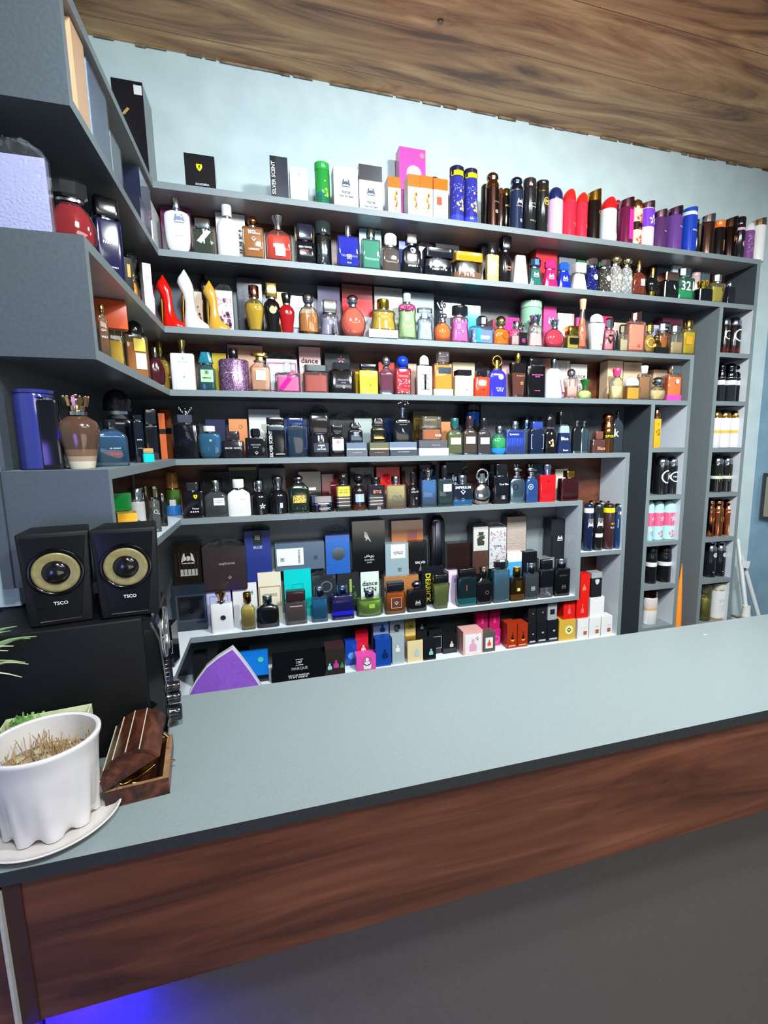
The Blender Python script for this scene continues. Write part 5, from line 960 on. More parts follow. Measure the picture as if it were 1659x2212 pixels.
# ================================================================ row 8, bottom shelf
def bx(x0, x1, yt, body, l, off, **kw): X(8, x0, x1, yt, body, l, off=off, d=kw.pop('d', .042), **kw)
X(8, 417, 446, 1415, '#1a1a1d', 'narrow black box at the far left', off=.04)
X(8, 470, 540, 1410, '#14161c', 'black box behind the blue gift box', off=.08, tx=[('~10', .25, .8, .3, '#8f98a0')])
X(8, 500, 581, 1418, '#1472d8', 'shiny blue box with a round green seal', off=.02, d=.05, em=[('disc', .3, .84, .16, '#4cb8a4')], bands=[(0, .25, '#0f1422')])
X(8, 586, 706, 1457, '#101114', 'lower flat black box with white capitals', off=.0, d=.05, key='w', tx=[('EAU DE PARFUM', .0, .74, .38, '#e8e8ea'), ('~12', .0, .40, .36, '#e8e8ea')])
X(8, 587, 706, 1418, '#0f1013', 'upper flat black box with a framed number', off=.0, d=.05, on='w', tx=[('197', .0, .66, .10, '#f0f0f2'), ('MARQUE', .0, .28, .30, '#9a9ca4')], em=[('bar', 0, .50, .14, '#e4e4e8'), ('bar', 0, .83, .14, '#e4e4e8')])
bx(702, 745, 1395, '#2a2522', 'dark box printed with coloured bottles', .0, em=[('flask', -.28, .3, .34, '#8fc0d0'), ('flask', .05, .36, .42, '#a83c84'), ('flask', .36, .3, .3, '#3c7c4c')], bands=[(.9, 1, '#3a2428')])
bx(746, 772, 1385, '#123a94', 'blue box with a pale blue oval', .05, em=[('disc', 0, .4, .6, '#4c90d8')])
bx(768, 776+20, 1362, '#b8182c', 'red mini perfume box', .055, key='r1', em=[('flask', .1, .45, .55, '#d9b8b0')])
bx(770, 813, 1416, '#d0489c', 'pink box with a small bottle print', .0, em=[('flask', .05, .45, .6, '#f0d4e0'), ('ring', .05, .62, .5, '#8d5c74')])
bx(811, 845, 1380, '#143c8c', 'dark blue transparent-look box', .01, key='u', em=[('flask', .1, .45, .6, '#0f2454')])
bx(847, 874, 1376, 't#8d9a9e', 'grey box with a cup print', .012, key='u2', em=[('flask', -.05, .58, .56, '#d2dade')])
X(8, 806, 840, 1338, 't#9cb4cc', 'pale blue box with a dark blue bottle print', off=.06, d=.04, em=[('flask', .1, .78, .5, '#1c3c70')])
X(8, 842, 874, 1338, 't#a4acb4', 'pale grey box with a dark fist print', off=.06, d=.04, em=[('fist', 0, .78, .6, '#2a3440')])
X(8, 875, 898, 1336, '#c4ac64', 'gold box with a square bottle print, rear', off=.06, d=.04, em=[('square', 0, .8, .5, '#6c5c30')])
X(8, 900, 923, 1338, '#16191a', 'black box with a pale label print, rear', off=.06, d=.04, em=[('flask', 0, .8, .46, '#6c7878')])
bx(880, 914, 1383, '#c8b68c', 'champagne box with a silver bottle print', .008, em=[('flask', .1, .45, .52, '#9ab4b4')], top='m#c4a45c')
bx(915, 942, 1384, '#14181b', 'black box with a teal bottle print', .01, em=[('flask', .1, .42, .5, '#7cb4b0')])
X(8, 927, 955, 1363, '#18191c', 'black box with a thin white outline', off=.05, d=.035, em=[('frame', 0, .5, .95, '#8f9498')])
X(8, 957, 988, 1372, '#17181a', 'black box with a small silver bottle print', off=.04, d=.04, em=[('flask', .1, .5, .4, '#b4b0ac')])
bx(1000, 1043, 1363, '#cf9a94', 'rose gold box with a pink bottle on white', .006, d=.06, lb=[(.02, .46, .84, .84, '#ded8dc')], em=[('flask', 0, .4, .6, '#dc94a8'), ('blobs', .2, .74, .18, '#c86c8c')])
bx(1043, 1070, 1366, '#4c4a46', 'grey brown box with an orange bottle on white', .01, lb=[(0, .46, .6, .55, '#dddad4')], em=[('flask', 0, .46, .46, '#d0501c')])
X(8, 1059, 1081, 1360, '#b82070', 'magenta box with a purple swirl', off=.05, d=.035, key='y', em=[('ring', .1, .4, .6, '#e878b0')])
X(8, 1030, 1055, 1360, '#5c1440', 'dark magenta box behind the grey brown box', off=.06, d=.03, key='y2')
X(8, 1057, 1080, 1316, '#a01850', 'raspberry box with a high heel print, right', off=.055, d=.035, on='y', em=[('cone', 0, .5, .7, '#d0386c')])
X(8, 1030, 1054, 1316, '#98174c', 'raspberry box with a high heel print, left', off=.055, d=.035, on='y2', em=[('cone', 0, .5, .7, '#d0386c')])
for x0, x1, l in ((1095, 1117, 'left one of the two joined red brown candle-print boxes'), (1118, 1140, 'right one of the two joined red brown candle-print boxes')):
    bx(x0, x1, 1347, '#8f2c14', l, .012, d=.05, em=[('cone', .05, .5, .7, '#4c140a'), ('disc', .05, .34, .34, '#e8982c')], lb=[(0, .1, .7, .05, '#e0907c')])
TK = {}
for i, (x0, x1, yt, l) in enumerate(((1141, 1158, 1348, 'lower black mini box, left of three'), (1159, 1181, 1344, 'lower black mini box, middle of three'), (1182, 1206, 1339, 'lower black mini box, right of three'))):
    bx(x0, x1, yt, '#17191c', l, .02, key='z%d' % i, d=.035, em=[('heart', .1, .5, .26, '#9a9ca0')], lb=[(.05, .14, .7, .07, '#a4a6aa')])
for i, (x0, x1, yt, bd, l) in enumerate(((1141, 1158, 1300, '#1a1b1e', 'upper black mini box, left'), (1159, 1181, 1297, '#1a1b1e', 'upper black mini box, middle'), (1183, 1203, 1297, '#8a9094', 'upper silver grey mini box with a black panel'))):
    X(8, x0, x1, yt, bd, l, off=.02, d=.035, on='z%d' % i, em=[('plate', 0, .45, .5, '#1c2024') if i == 2 else ('heart', .1, .5, .2, '#84868a')])
bx(1207, 1243, 1339, '#b8963c', 'gold box with a round gem print', .015, key='o', d=.045, em=[('disc', .1, .5, .5, '#e0cc8c'), ('diamond', .1, .5, .3, '#9c7c2c')])
for i, (x0, x1, yt, l) in enumerate(((1247, 1271, 1337, 'left one of three ivory mini boxes with a brown square'), (1272, 1297, 1334, 'middle one of three ivory mini boxes with a brown square'), (1298, 1322, 1331, 'right one of three ivory mini boxes with a brown square'))):
    bx(x0, x1, yt, 't#dfddd4', l, .008, key='v%d' % i, d=.04, em=[('plate', .2, .3, .3, '#9c5c40'), ('bar', .2, .55, .3, '#c0a878')])
X(8, 1217, 1242, 1290, '#c41c18', 'red mini box with a bottle print, lower left of three', off=.02, d=.04, on='o', em=[('cone', 0, .5, .7, '#e85c5c')])
X(8, 1245, 1271, 1285, '#c41c18', 'red mini box with a bottle print, lower right of three', off=.016, d=.038, on='v0', key='vr', em=[('cone', 0, .5, .7, '#e85c5c')])
X(8, 1254, 1274, 1240, '#c41c18', 'red mini box with a bottle print, topmost of three', off=.018, d=.036, on='vr', em=[('flask', -.1, .45, .6, '#e0744c')])
X(8, 1274, 1305, 1284, 't#dcdcd4', 'plain white box under the black one with a silver shield', off=.016, d=.038, on='v1', key='vw')
X(8, 1277, 1300, 1237, '#1c1e20', 'black box with a silver shield top', off=.018, d=.036, on='vw', bands=[(.78, 1, '#8d9294')], em=[('shield', .05, .62, .44, '#b4b8bc')])

# ================================================================ column shelves
def colcans(z, L, ph):
    for q in L:
        x0, x1, yt, bd, l, off, kw = q
        Cn(7, x0, x1, yt, bd, l, off=off, zb=z, ph=ph, **kw)
D = 'in the inner column of cubbyholes'
B(7, 1409, 1425, 886, 'slab', '#c9981c', 'tall yellow bottle with a copper cap', off=.02, zb=CDZ[0], ph=D, cap='m#b06a48', c=('cyl', .8, .2), em=[('blobs', 0, .5, .8, '#8d6a14')])
colcans(CDZ[1], [(1413, 1440, 985, '#111114', 'black can with silver ring, left of two', .02, dict(cap='m#a4a6aa', c=('dome', .24), em=[('ring', .15, .46, .9, '#c9ccd0')])),
                 (1440, 1461, 986, '#111114', 'black can with silver ring, right of two', .024, dict(cap='m#a4a6aa', c=('dome', .24), em=[('ring', 0, .46, .9, '#c9ccd0')], tx=[('DENIM', 0, .46, .5, '#e4e6ea')]))], D)
colcans(CDZ[2], [(x0, x1, 1083, '#9fd0d8', l, .02, dict(cap='#a4d4dc', c=('dome', .22), bands=[(.36, .70, '#e0567c')], em=[('blobs', 0, .25, .6, '#d86a88'), ('flower', .1, .55, .5, '#f0e4e8')])) for x0, x1, l in
                 ((1396, 1410, 'left one of three aqua and pink cans'), (1409, 1430, 'middle one of three aqua and pink cans'), (1430, 1453, 'right one of three aqua and pink cans'))], D)
colcans(CDZ[3], [(x0, x1, 1180, '#141416', l, .02, dict(cap='#131316', c=('dome', .2), bands=[(.45, .56, '#d0d0d2')])) for x0, x1, l in
                 ((1395, 1416, 'black can with a white band, left one of two'), (1422, 1446, 'black can with a white band, right one of two'))], D)
B(7, 1391, 1418, 1276, 'cyl', '#d3d6d4', 'white body mist bottle with a rose gold cap', off=.02, zb=CDZ[4], ph=D, cap='m#c08a6c', c=('cyl', .9, .18), bands=[(.42, .50, '#c4a070'), (.50, .78, '#b9b0ac')])
Cc = 'in the outer column of cubbyholes'
colcans(CCZ[0], [(x0, x1, 680, '#14100f', l, .02, dict(cap='m#aaacb4', c=('dome', .24), bands=[(0, .18, '#3c100a')], em=[('ring', .1, .5, .9, '#c4c6ca'), ('vbar', 0, .1, .2, '#e0501c')])) for x0, x1, l in
                 ((1556, 1573, 'black red-based can with silver ring, left one'), (1573, 1596, 'black red-based can with silver ring, right one'))], Cc)
colcans(CCZ[1], [(x0, x1, 783, '#1a1c20', l, .02, dict(cap='m#3c3e44', c=('shoulder', .34), bands=[(.44, .56, '#c9c9cc'), (.62, .64, 'm#b4b6bc')])) for x0, x1, l in
                 ((1549, 1564, 'black chrome can with a grey band, left of three'), (1564, 1587, 'black chrome can with a grey band, middle of three'), (1588, 1610, 'black chrome can with a grey band, right of three'))], Cc)
colcans(CCZ[2], [(x0, x1, 884, '#d9dad8', l, .02, dict(cap='m#c99a54', c=('dome', .22), bands=[(.38, .46, '#d8a84c')], em=[('bar', 0, .54, .6, '#b4b4b8')])) for x0, x1, l in
                 ((1536, 1553, 'white can with a gold cap, left of three'), (1551, 1573, 'white can with a gold cap, middle of three'), (1574, 1595, 'white can with a gold cap, right of three'))], Cc)
colcans(CCZ[3], [(x0, x1, 984, '#131310', l, .02, dict(cap='m#a4a6aa', c=('dome', .24), bands=[(.36, .44, '#bfc4bc')], em=[('frame', .2, .4, .7, '#d8c02c')])) for x0, x1, l in
                 ((1536, 1557, 'black can with yellow lines and silver dome, left'), (1557, 1577, 'black can with yellow lines and silver dome, right'))], Cc)
colcans(CCZ[4], [(x0, x1, 1080, 'm#a8623c', l, .02, dict(cap='m#b87850', c=('shoulder', .34), em=[('plate', .15, .46, .44, '#c9b41c')])) for x0, x1, l in
                 ((1526, 1540, 'copper can with a yellow mark, left of three'), (1539, 1558, 'copper can with a yellow mark, middle of three'), (1560, 1581, 'copper can with a yellow mark, right of three'))], Cc)
colcans(CCZ[5], [(x0, x1, 1168, '#15161a', l, .02, dict(cap='m#9a9ca4', c=('shoulder', .3), em=[('disc', .05, .6, .42, '#b4b6ba'), ('stripe', .1, .2, .5, '#84868c')])) for x0, x1, l in
                 ((1522, 1543, 'black can with a silver disc, left of two'), (1543, 1563, 'black can with a silver disc, right of two'))], Cc)
B(7, 1515, 1535, 1262, 'cyl', 'g#dcdc94', 'clear yellow body mist bottle', off=.02, zb=CCZ[6], ph=Cc, cap='g#e4e0a8', c=('cyl', .8, .24), g='#b8b050', lvl=.8)
Cn(7, 1535, 1558, 1263, '#dcdede', 'white body mist can with a pale cap', off=.018, zb=CCZ[6], ph=Cc, cap='#cfcfb4', c=('cyl', .18), bands=[(.80, .84, '#7c5a40'), (0, .05, '#b08a5c')], em=[('sprigs', 0, .4, .5, '#b4b4b8')])

# ================================================================ left wing items
def wplace(px, py_top, z, off, pxw):
    dist0 = (at(px, py_top+40, x=LE-off)-Vector((0, 0, CZ))).dot(fwd); r = min(.05, .46*pxw*dist0/F)
    x = max(LE-off, -.383+r); p = at(px, py_top+40, x=x)
    if p.y > 1.63-r: p = at(px, py_top+40, y=1.63-r)
    if p.y < YE+.02+r: p = at(px, py_top+40, y=YE+.02+r)
    p.x = max(p.x, -.383+r)
    dist = (p-Vector((0, 0, CZ))).dot(fwd); tp = at(px, py_top, y=p.y); return p.x, p.y, min(max(.02, tp.z-z), headroom(z))-.001, pxw*dist/F
def WB(r, x0, x1, yt, shape, body, label, off=.05, rz=.55, zb=None, **kw):
    z = zb if zb is not None else ZR[r]
    x, y, h, ww = wplace((x0+x1)/2, yt, z, off, x1-x0)
    t = thing('perfume_bottle', label+' on the left side shelves', 'perfume bottle', (x, y, z+.0006), rz, 'perfume bottles on the left side shelves')
    n, prof, dr = PR[shape]; d = kw.pop('d', None) or max(.02, min(ww*dr*.8, .055)); f = ww/(math.cos(rz)+d/ww*math.sin(rz)) if n > 2.2 else ww
    bottle(t, f, h, shape, body, d=d, **kw); return t
def WX(r, x0, x1, yt, body, label, off=.06, rz=.3, d=.05, zb=None, **kw):
    z = zb if zb is not None else ZR[r]
    x, y, h, ww = wplace((x0+x1)/2, yt, z, off, x1-x0)
    f = max(.015, (ww-d*math.sin(rz)*.9)/math.cos(rz))
    t = thing('perfume_box', label+' on the left side shelves', 'box', (x, y, z+.0006), rz, 'perfume boxes on the left side shelves')
    carton(t, f, h, d, body, **kw); return t, h
def WF(r, pl, pc, pr_, yt, body, label, o=.006, zb=None, hmax=None, y0=None, y1=None, **kw):
    """box whose near vertical edge stands at pixel column pc, its end face back to pl, its long side to pr_"""
    z = (zb if zb is not None else ZR[r])+.0006; X0 = LE-o
    yf = y0 or max(at(pc, yt+40, x=X0).y, YE+.02); xl = max(at(pl, yt+40, y=yf).x, -.382); yb = y1 or min(at(pr_, yt+40, x=X0).y, 1.635)
    if X0-xl < .03: xl = X0-.06
    h = min(at(pc, yt, y=yf).z-z, headroom(z), hmax or 9)-.001
    t = thing('perfume_box', label+' on the left side shelves', 'box', ((X0+xl)/2, (yf+yb)/2, z), 0, 'perfume boxes on the left side shelves')
    carton(t, X0-xl, h, yb-yf, body, **kw); return t, h
# on top, in the corner
t, h = WF(1, 243, 310, 330, 178, '#14141a', 'tall black box with a white square sticker in clear film', o=.010, lb=[(.34, .92, .26, .09, '#c9d2e8')], em=[('stripe', -.1, .7, .26, '#a88a54')])
# inside the top box
WF(2, 150, 152, 183, 20, 't#c49a74', 'plain tan cardboard box', y1=1.025)
WF(2, 186, 187, 224, 125, 't#8fa2c0', 'blue grey box in clear film', y0=1.032, y1=1.135, cel=.1)
WF(2, 226, 227, 255, 280, 't#a9b8c6', 'small silvery wrapped box', y0=1.145, y1=1.21, cel=.2)
t, h = WF(2, 266, 303, 323, 408, '#262a38', 'lower black and silver box', hmax=.062, side='#6c7484')
WF(2, 262, 302, 322, 350, '#23273a', 'upper black and silver box', zb=ZR[2]+h+.0006, hmax=.07, side='#7c8494')
WF(2, 326, 328, 344, 430, 't#c8d2da', 'upright white box near the corner')
# on the third shelf
t, h = WF(3, -60, 64, 106, 336, 't#aaa6c8', 'large pale lilac box', o=.045, cel=.25)
WB(3, 105, 195, 389, 'oval', 'g#e08088', 'big round red bottle with a black hexagonal cap', off=.045, rz=.2, cap='#17181a', c=('hex', .7, .24), g='#8e1018', lvl=.92)
WB(3, 88, 106, 420, 'oval', 'g#e8c8b8', 'small clear orange bottle half behind the big red one', off=.10, rz=.2, cap='g#dfe4e8', c=('ball', .5, .3), g='#c05030', lvl=.4)
WB(3, 194, 216, 450, 'shell', 'g#ece8e0', 'clear and amber crystal bottle beside the big red one', off=.07, rz=.3, cap='g#ece8e4', c=('ball', .7, .35), g='#c98a20', lvl=.6)
WB(3, 202, 256, 429, 'slab', '#17163a', 'dark indigo bottle with a black cap and white print', off=.03, rz=.5, cap='#101014', c=('box', .8, .22), tx=[('PARFUM', 0, .48, .55, '#d8daec'), ('~8', 0, .2, .5, '#d8daec')])
WB(3, 250, 268, 522, 'cube', 'g#e6e2dc', 'small clear bottle with glass cap behind the indigo one', off=.07, cap='g#e8e4e0', c=('ball', .7, .3), g='#cfc4b4', lvl=.6)
WX(3, 262, 284, 560, '#131316', 'black box with a gold plate', off=.03, rz=.6, d=.03, lb=[(0, .7, .4, .3, '#b89a4c')])
WB(3, 274, 300, 545, 'shell', 'g#f0d8d8', 'clear rosy bottle with a butterfly-like glass cap', off=.06, cap='g#f0e8e0', c=('flare', .9, .3), g='#e0b4a8', lvl=.6)
WB(3, 290, 314, 537, 'cube', 'g#f4f0e8', 'clear bottle with a golden glass crown', off=.07, cap='m#c9bc84', c=('flare', .8, .3), g='#e4d8c0', lvl=.6)
WX(3, 304, 328, 572, 't#dfd6de', 'white box with a pink rose print', off=.03, rz=.4, d=.03, em=[('flower', 0, .75, .5, '#c0508c')])
WB(3, 280, 298, 588, 'oval', 'g#f4c87c', 'small round amber bottle low at the shelf edge', off=.02, cap='m#d0b070', c=('ball', .5, .25), g='#e09a1c', lvl=.9)
WX(3, 316, 331, 618, '#a8143c', 'crimson and gold box next to the red shoe', off=.04, rz=.5, d=.03)
# in the middle box
WB(4, 209, 233, 655, 'slab', 'g#e8d0a4', 'amber bottle with large pale letters cut by the panel', off=.02, rz=.35, cap='m#b8a05c', c=('ball', .5, .2), g='#6c3a14', lvl=.9, tx=[('GA', .0, .52, .5, '#ece4cc'), ('VIO', .0, .40, .6, '#ece4cc')])
WB(4, 233, 266, 706, 'cube', 'g#ece4a0', 'square golden bottle under the orange card', off=.05, rz=.3, cap='#e8e4cc', c=('box', .3, .0), g='#c09a20', lvl=.7)
o = bbox('orange_card', -.027, .027, -.012, .012, 0, .054, 't#f04a18'); p = at(238, 672, x=LE-.05); zt = at(238, 638, y=p.y).z
o.location = (p.x, min(max(p.y, .96), 1.2), 1.7815); o.location.x += .004; o.rotation_euler[2] = .3; tag(o, 'plain orange red box resting on golden bottles in the left boxed shelf', 'box')
WB(4, 268, 316, 692, 'slab', 'g#f0d8a0', 'amber bottle with a domed black and gold cap', off=.04, rz=.5, cap='#15130f', c=('dome', .66, .22), g='#a8641c', lvl=.85, lb=[(.1, .6, .5, .2, '#d8b850'), (.12, .34, .46, .26, '#e4dcd8')])
WB(4, 318, 354, 750, 'oval', '#3a1018', 'round dark bottle with a pale half and silver neck', off=.03, rz=.4, cap='m#b9b08c', c=('cyl', .3, .2), bands=[(.0, .1, '#cfd0cc')])
WB(4, 328, 364, 731, 'shld', 'g#ece09c', 'ornate gold bottle with a gold cap near the corner', off=.075, rz=.4, cap='m#c0a050', c=('cyl', .4, .26), g='#b89428', lvl=.9)
# on the fifth shelf
t = thing('tin_canister', 'tall glossy blue violet cylinder standing at the left edge of the side shelves', 'tin', (-.3505, .957, ZR[5]+.0006))
can(t, .054, at(50, 843, y=.957).z-ZR[5], '#2a3070', '#262c68', ('cyl', .05), cw=1)
WB(5, 80, 126, 858, 'slab', '#0d0d14', 'tall black glass bottle with a blue edge', off=.085, rz=.15, cap='#101014', c=('box', .9, .01), bands=None, em=[('vbar', .42, .5, .5, '#1414c0')])  # plain blue bar along one edge
WB(5, 125, 208, 851, 'vase', '#4a3428', 'brown bottle with pale foot and gold crown', off=.035, rz=.1, cap='m#d0a880', c=('crown', .56, .24), bands=[(0, .10, '#b8b09c'), (.10, .17, '#94806a'), (.17, .26, '#6c5240')], d=.05)
WB(5, 205, 272, 906, 'shld', 'g#7fb8dc', 'blue glass bottle with red and grey lettering', off=.03, rz=.35, cap='#1c1c20', c=('cyl', .34, .16), g='#14486c', lvl=.92, tx=[('~8', .1, .38, .34, '#a8c0d0'), ('SPORT', .1, .26, .34, '#d03c30')])
WB(5, 222, 284, 840, 'shld', '#0d0f1c', 'large black bottle with a broad silver band', off=.075, rz=.35, cap='#17101a', c=('dome', .8, .3), bands=[(.60, .67, 'm#a9aab0')])
WB(5, 284, 309, 896, 'slab', '#0c101c', 'black bottle with small white lettering', off=.03, rz=.5, cap='#101420', c=('box', .8, .1), tx=[('AVO', .0, .48, .5, '#cfd4e0'), ('~6', 0, .30, .4, '#cfd4e0')])
WB(5, 309, 341, 884, 'slab', '#101216', 'plain tall black square bottle with a grey cap', off=.055, rz=.4, cap='#20262c', c=('box', .7, .3))
WX(5, 341, 358, 893, '#b0562c', 'slim orange brown box with a dark ring', off=.03, rz=.3, d=.03, bands=[(.55, .66, '#1a1714')])
WX(5, 352, 372, 885, '#6c3418', 'dark copper box in the corner', off=.07, rz=.0, d=.04, bands=[(.5, .62, '#140f0c')])
WB(5, 309, 335, 968, 'cube', '#12b4b8', 'small turquoise cube bottle with a tan cap', off=.012, rz=.35, cap='#b08a54', c=('box', .8, .34))
# in the low box
_, h = WX(6, 254, 300, 1106, '#d8962c', 'amber yellow box at the panel edge', off=.03, rz=.3, d=.04, side='#101013')
WX(6, 246, 286, 1064, '#107a34', 'bright green box on the amber yellow box', off=.045, rz=.3, d=.03, zb=ZR[6]+h+.001)
t = thing('spray_can', 'silver white can with vertical dark letters on the left side shelves', 'spray can', (at(296, 1100, x=LE-.055).x, at(296, 1100, x=LE-.055).y, ZR[6]+.0006))
can(t, .034, at(296, 1054, y=t.location.y).z-ZR[6], '#b9bab8', 'm#b4b8b8', ('cyl', .3), tx=[('UP', .2, .25, .4, '#2c2c30', PI/2)])
WB(6, 310, 322, 1050, 'slab', '#2a1c14', 'narrow brown glass bottle', off=.05, rz=.4, cap='m#a8a07c', c=('cyl', .8, .2))
WB(6, 322, 344, 1050, 'slab', 'g#d4e0d8', 'clear smoky bottle with a ringed glass cap', off=.02, rz=.6, cap='m#b0ac8c', c=('hex', .8, .28), g='#2c3834', lvl=.8, em=[('ring', -.1, .45, .5, '#cfd8d8')], tx=[('VO', .2, .4, .3, '#cfd8d8')])
WB(6, 344, 360, 1066, 'slab', '#17191a', 'slim black bottle with a silver cap', off=.02, rz=.6, cap='m#b4b8b8', c=('cyl', .7, .2))
WB(6, 358, 388, 1020, 'cyl', 'g#b8d878', 'green glass bottle with a wooden cap and blue base', off=.03, rz=.3, cap='#8d5a2c', c=('cyl', .7, .36), g='#3c6c1c', lvl=.95, bands=[(.0, .24, '#2c78c0')], lb=[(-.1, .3, .4, .14, '#dfe6ea')])
# lower corner
p = at(392, 1340, y=1.36)
o = t = thing('perfume_box', 'tall narrow black box with silver edges beside the subwoofer', 'box', (-.268, 1.33, ZR[7]+.0006), -.1)
carton(t, .034, .105, .05, '#120f12', em=[('frame', 0, .5, .98, '#8f8f94')])
t = thing('perfume_box', 'orange and purple box peeping out behind the right speaker', 'box', (-.335, 1.42, ZR[7]+.0006), .2)
carton(t, .06, .10, .04, '#3c1c6c', bands=[(.8, 1, '#e8882c')], side='#e8882c')

# ================================================================ speakers and subwoofer
def speaker(label, x, y, z, rz):
    t = thing('desktop_speaker', label, 'speaker', (x, y, z), rz, 'speakers on the subwoofer'); t.scale = (.8, .8, .8)
    w_, h, d = .104, .166, .098
    V = [(-.047, -d/2, 0), (.047, -d/2, 0), (.042, d/2, 0), (-.042, d/2, 0), (-.054, -d/2+.008, h), (.054, -d/2+.008, h), (.046, d/2, h), (-.046, d/2, h)]
    bm = bmesh.new(); vs = [bm.verts.new(v) for v in V]
    for f in BF: bm.faces.new([vs[i] for i in f])
    bmesh.ops.bevel(bm, geom=list(bm.edges), offset=.004, segments=3, affect='EDGES', profile=.5)
    frombm('cabinet', bm, surf('speaker_vinyl', '#060607', '#0a0a0c', 260, (.5, .65), spec=.25), t, 40)
    # gloss fascia
    yy = lambda z_: -d/2+.008*z_/h-.0025
    P = [(-.030, .010), (.030, .010), (.047, h-.008), (-.047, h-.008)]
    V = [(a, yy(b), b) for a, b in P]+[(a*1.03, yy(b)+.006, b) for a, b in P]
    fa_ = mk('fascia', V, [(0, 1, 2, 3), (0, 4, 5, 1), (1, 5, 6, 2), (2, 6, 7, 3), (3, 7, 4, 0)], '#08080a', t)
    mk('fascia_edge', [(-.0305, yy(.010)-.0003, .0085), (.0305, yy(.010)-.0003, .0085), (.030, yy(.010)-.0006, .0105), (-.030, yy(.010)-.0006, .0105)], [(0, 1, 2, 3)], 'm#b9bcc2', t)
    def disc(name, prof, m):
        seg = 40; V, Fc = [], []; zc = h*.575
        for r, dep in prof:
            for i in range(seg):
                a = 2*PI*i/seg; z_ = zc+r*math.sin(a); V.append((r*math.cos(a), yy(zc)-dep+.05*0*(z_-zc), z_))
        for k in range(len(prof)-1):
            for i in range(seg): j = (i+1) % seg; Fc.append((k*seg+i, (k+1)*seg+i, (k+1)*seg+j, k*seg+j))
        Fc.append(tuple((len(prof)-1)*seg+i for i in range(seg))[::-1])
        return mk(name, V, Fc, m, t, None, 50)
    disc('surround', [(.0425, .0005), (.0425, .004), (.040, .0052), (.037, .0045), (.0355, .002)], 'm#2c2c30')
    cn_ = disc('cone', [(.0358, .0022), (.034, .004), (.031, .0042), (.022, .0024)], surf('gold_cone', '#6c6438', '#7d7445', 90, (.3, .42)))
    dc_ = disc('dust_cap', [(.021, .0024), (.0185, .0065), (.013, .0092), (.006, .0105), (.001, .0107)], '#0b0a0c')
    dc_.parent = cn_
    p_, f_, _ = textmesh('TSCO'); put('lettering', p_, f_, .002, .040, .021, '#d8dade', fa_, lambda a, b: yy(b), 0, .0008)
    for s in (-1, 1): tube('foot', [(s*.035, 0, -.0006), (s*.035, 0, .003)], .006, 'r#17171a', t)
    return t
SZ = CT+.2096
speaker('left one of the two small black speakers with a gold cone ring', -.306, .855, SZ+.0006, .20)
speaker('right one of the two small black speakers with a gold cone ring', -.2165, .862, SZ+.0006, .10)
t = thing('subwoofer', 'big black wooden subwoofer with gloss control front on the counter', 'speaker', (-.298, .892, CT), .12); t.scale = (.8, .8, .8)
SB = surf('subwoofer_vinyl', '#060607', '#090a0b', 240, (.5, .65), spec=.2)
bbox('cabinet', -.14, .115, -.115, .115, .006, .262, SB, t, .004, 3)
# curved gloss control front on the +x side
V, Fc = [], []
prof = [(.115, 0), (.127, .006), (.137, .014), (.141, .030), (.141, .232), (.134, .250), (.122, .259), (.115, .262)]
for k, (xx, zz) in enumerate(prof):
    for i, yv in enumerate((-.112, -.104, -.05, 0, .05, .104, .112)):
        cr_ = .0 if i in (0, 6) else 1
        V.append((xx-(xx-.115)*(1-cr_), yv, zz))
for k in range(len(prof)-1):
    for i in range(6): Fc.append((k*7+i, k*7+i+1, (k+1)*7+i+1, (k+1)*7+i))
mk('control_front', V, Fc, '#0a0b0d', t, None, 50)
pts = [(.1418, -.01+.048*math.cos(a), .195+.052*math.sin(a)) for a in [2*PI*i/32 for i in range(33)]]
tube('chrome_ring', pts, .0022, 'm#c4c6cc', t, 8)
V = [(.1412, -.01+.046*math.cos(2*PI*i/32), .195+.050*math.sin(2*PI*i/32)) for i in range(32)]
mk('display_window', V, [tuple(range(32))], '#0d0d12', t)
for i in range(6): tube('button', [(.141, -.04+.014*(i % 3)*1.6, .125-.018*(i//3)), (.1445, -.04+.014*(i % 3)*1.6, .125-.018*(i//3))], .005, '#15161a', t, 12)
for zz, rr in ((.088, .010), (.064, .012), (.030, .017)):
    k_ = tube('control_knob', [(.141, -.045, zz), (.150, -.045, zz), (.160, -.045, zz), (.163, -.045, zz)], rr, '#121317', t, 24, [1.05, 1, 1, .85])
    tube('knob_ring', [(.1415, -.045, zz), (.1425, -.045, zz)], rr*1.2, 'm#a8aab0', k_, 24)
for a in (-.11, .09):
    for b in (-.09, .09): tube('foot', [(a, b, 0), (a, b, .008)], .011, 'r#111113', t)
tube('chrome_strip', [(.137, -.111, .016), (.143, -.108, .05), (.143, -.106, .12), (.140, -.108, .21), (.128, -.111, .25)], .0022, 'm#9ea2aa', t, 6)

# ================================================================ flower pot, box, chest, leaves
CX, CY = -.2816, .677
t = thing('flower_pot', 'white glazed pot with melted drip pattern holding dry stubble', 'plant pot', (CX, CY, CT+.0064)); t.scale = (.8, .8, .8)
seg = 96; V, Fc = [], []; Hh = .136
def pr(th, z):
    s = z/Hh; base = .058+.014*s
    drip = max(0, math.sin(9*th+1.2*math.sin(3*th)))**1.4*.0035*max(0, 1-abs(s-.30)/.40)
    foot = .004*math.sin(9*th)*max(0, 1-s/.16); return base+drip+foot
lv = [0, .008, .02, .035, .05, .065, .08, .1, .12, .130, .1345, .136]
for z in lv:
    for i in range(seg):
        th = 2*PI*i/seg; r = pr(th, z)+(.0025 if z > .125 else 0)-(.0015 if z == lv[-1] else 0)
        zz = z+(max(0, -math.sin(9*th))*.006 if z == 0 else 0); V.append((r*math.cos(th), r*math.sin(th), zz))
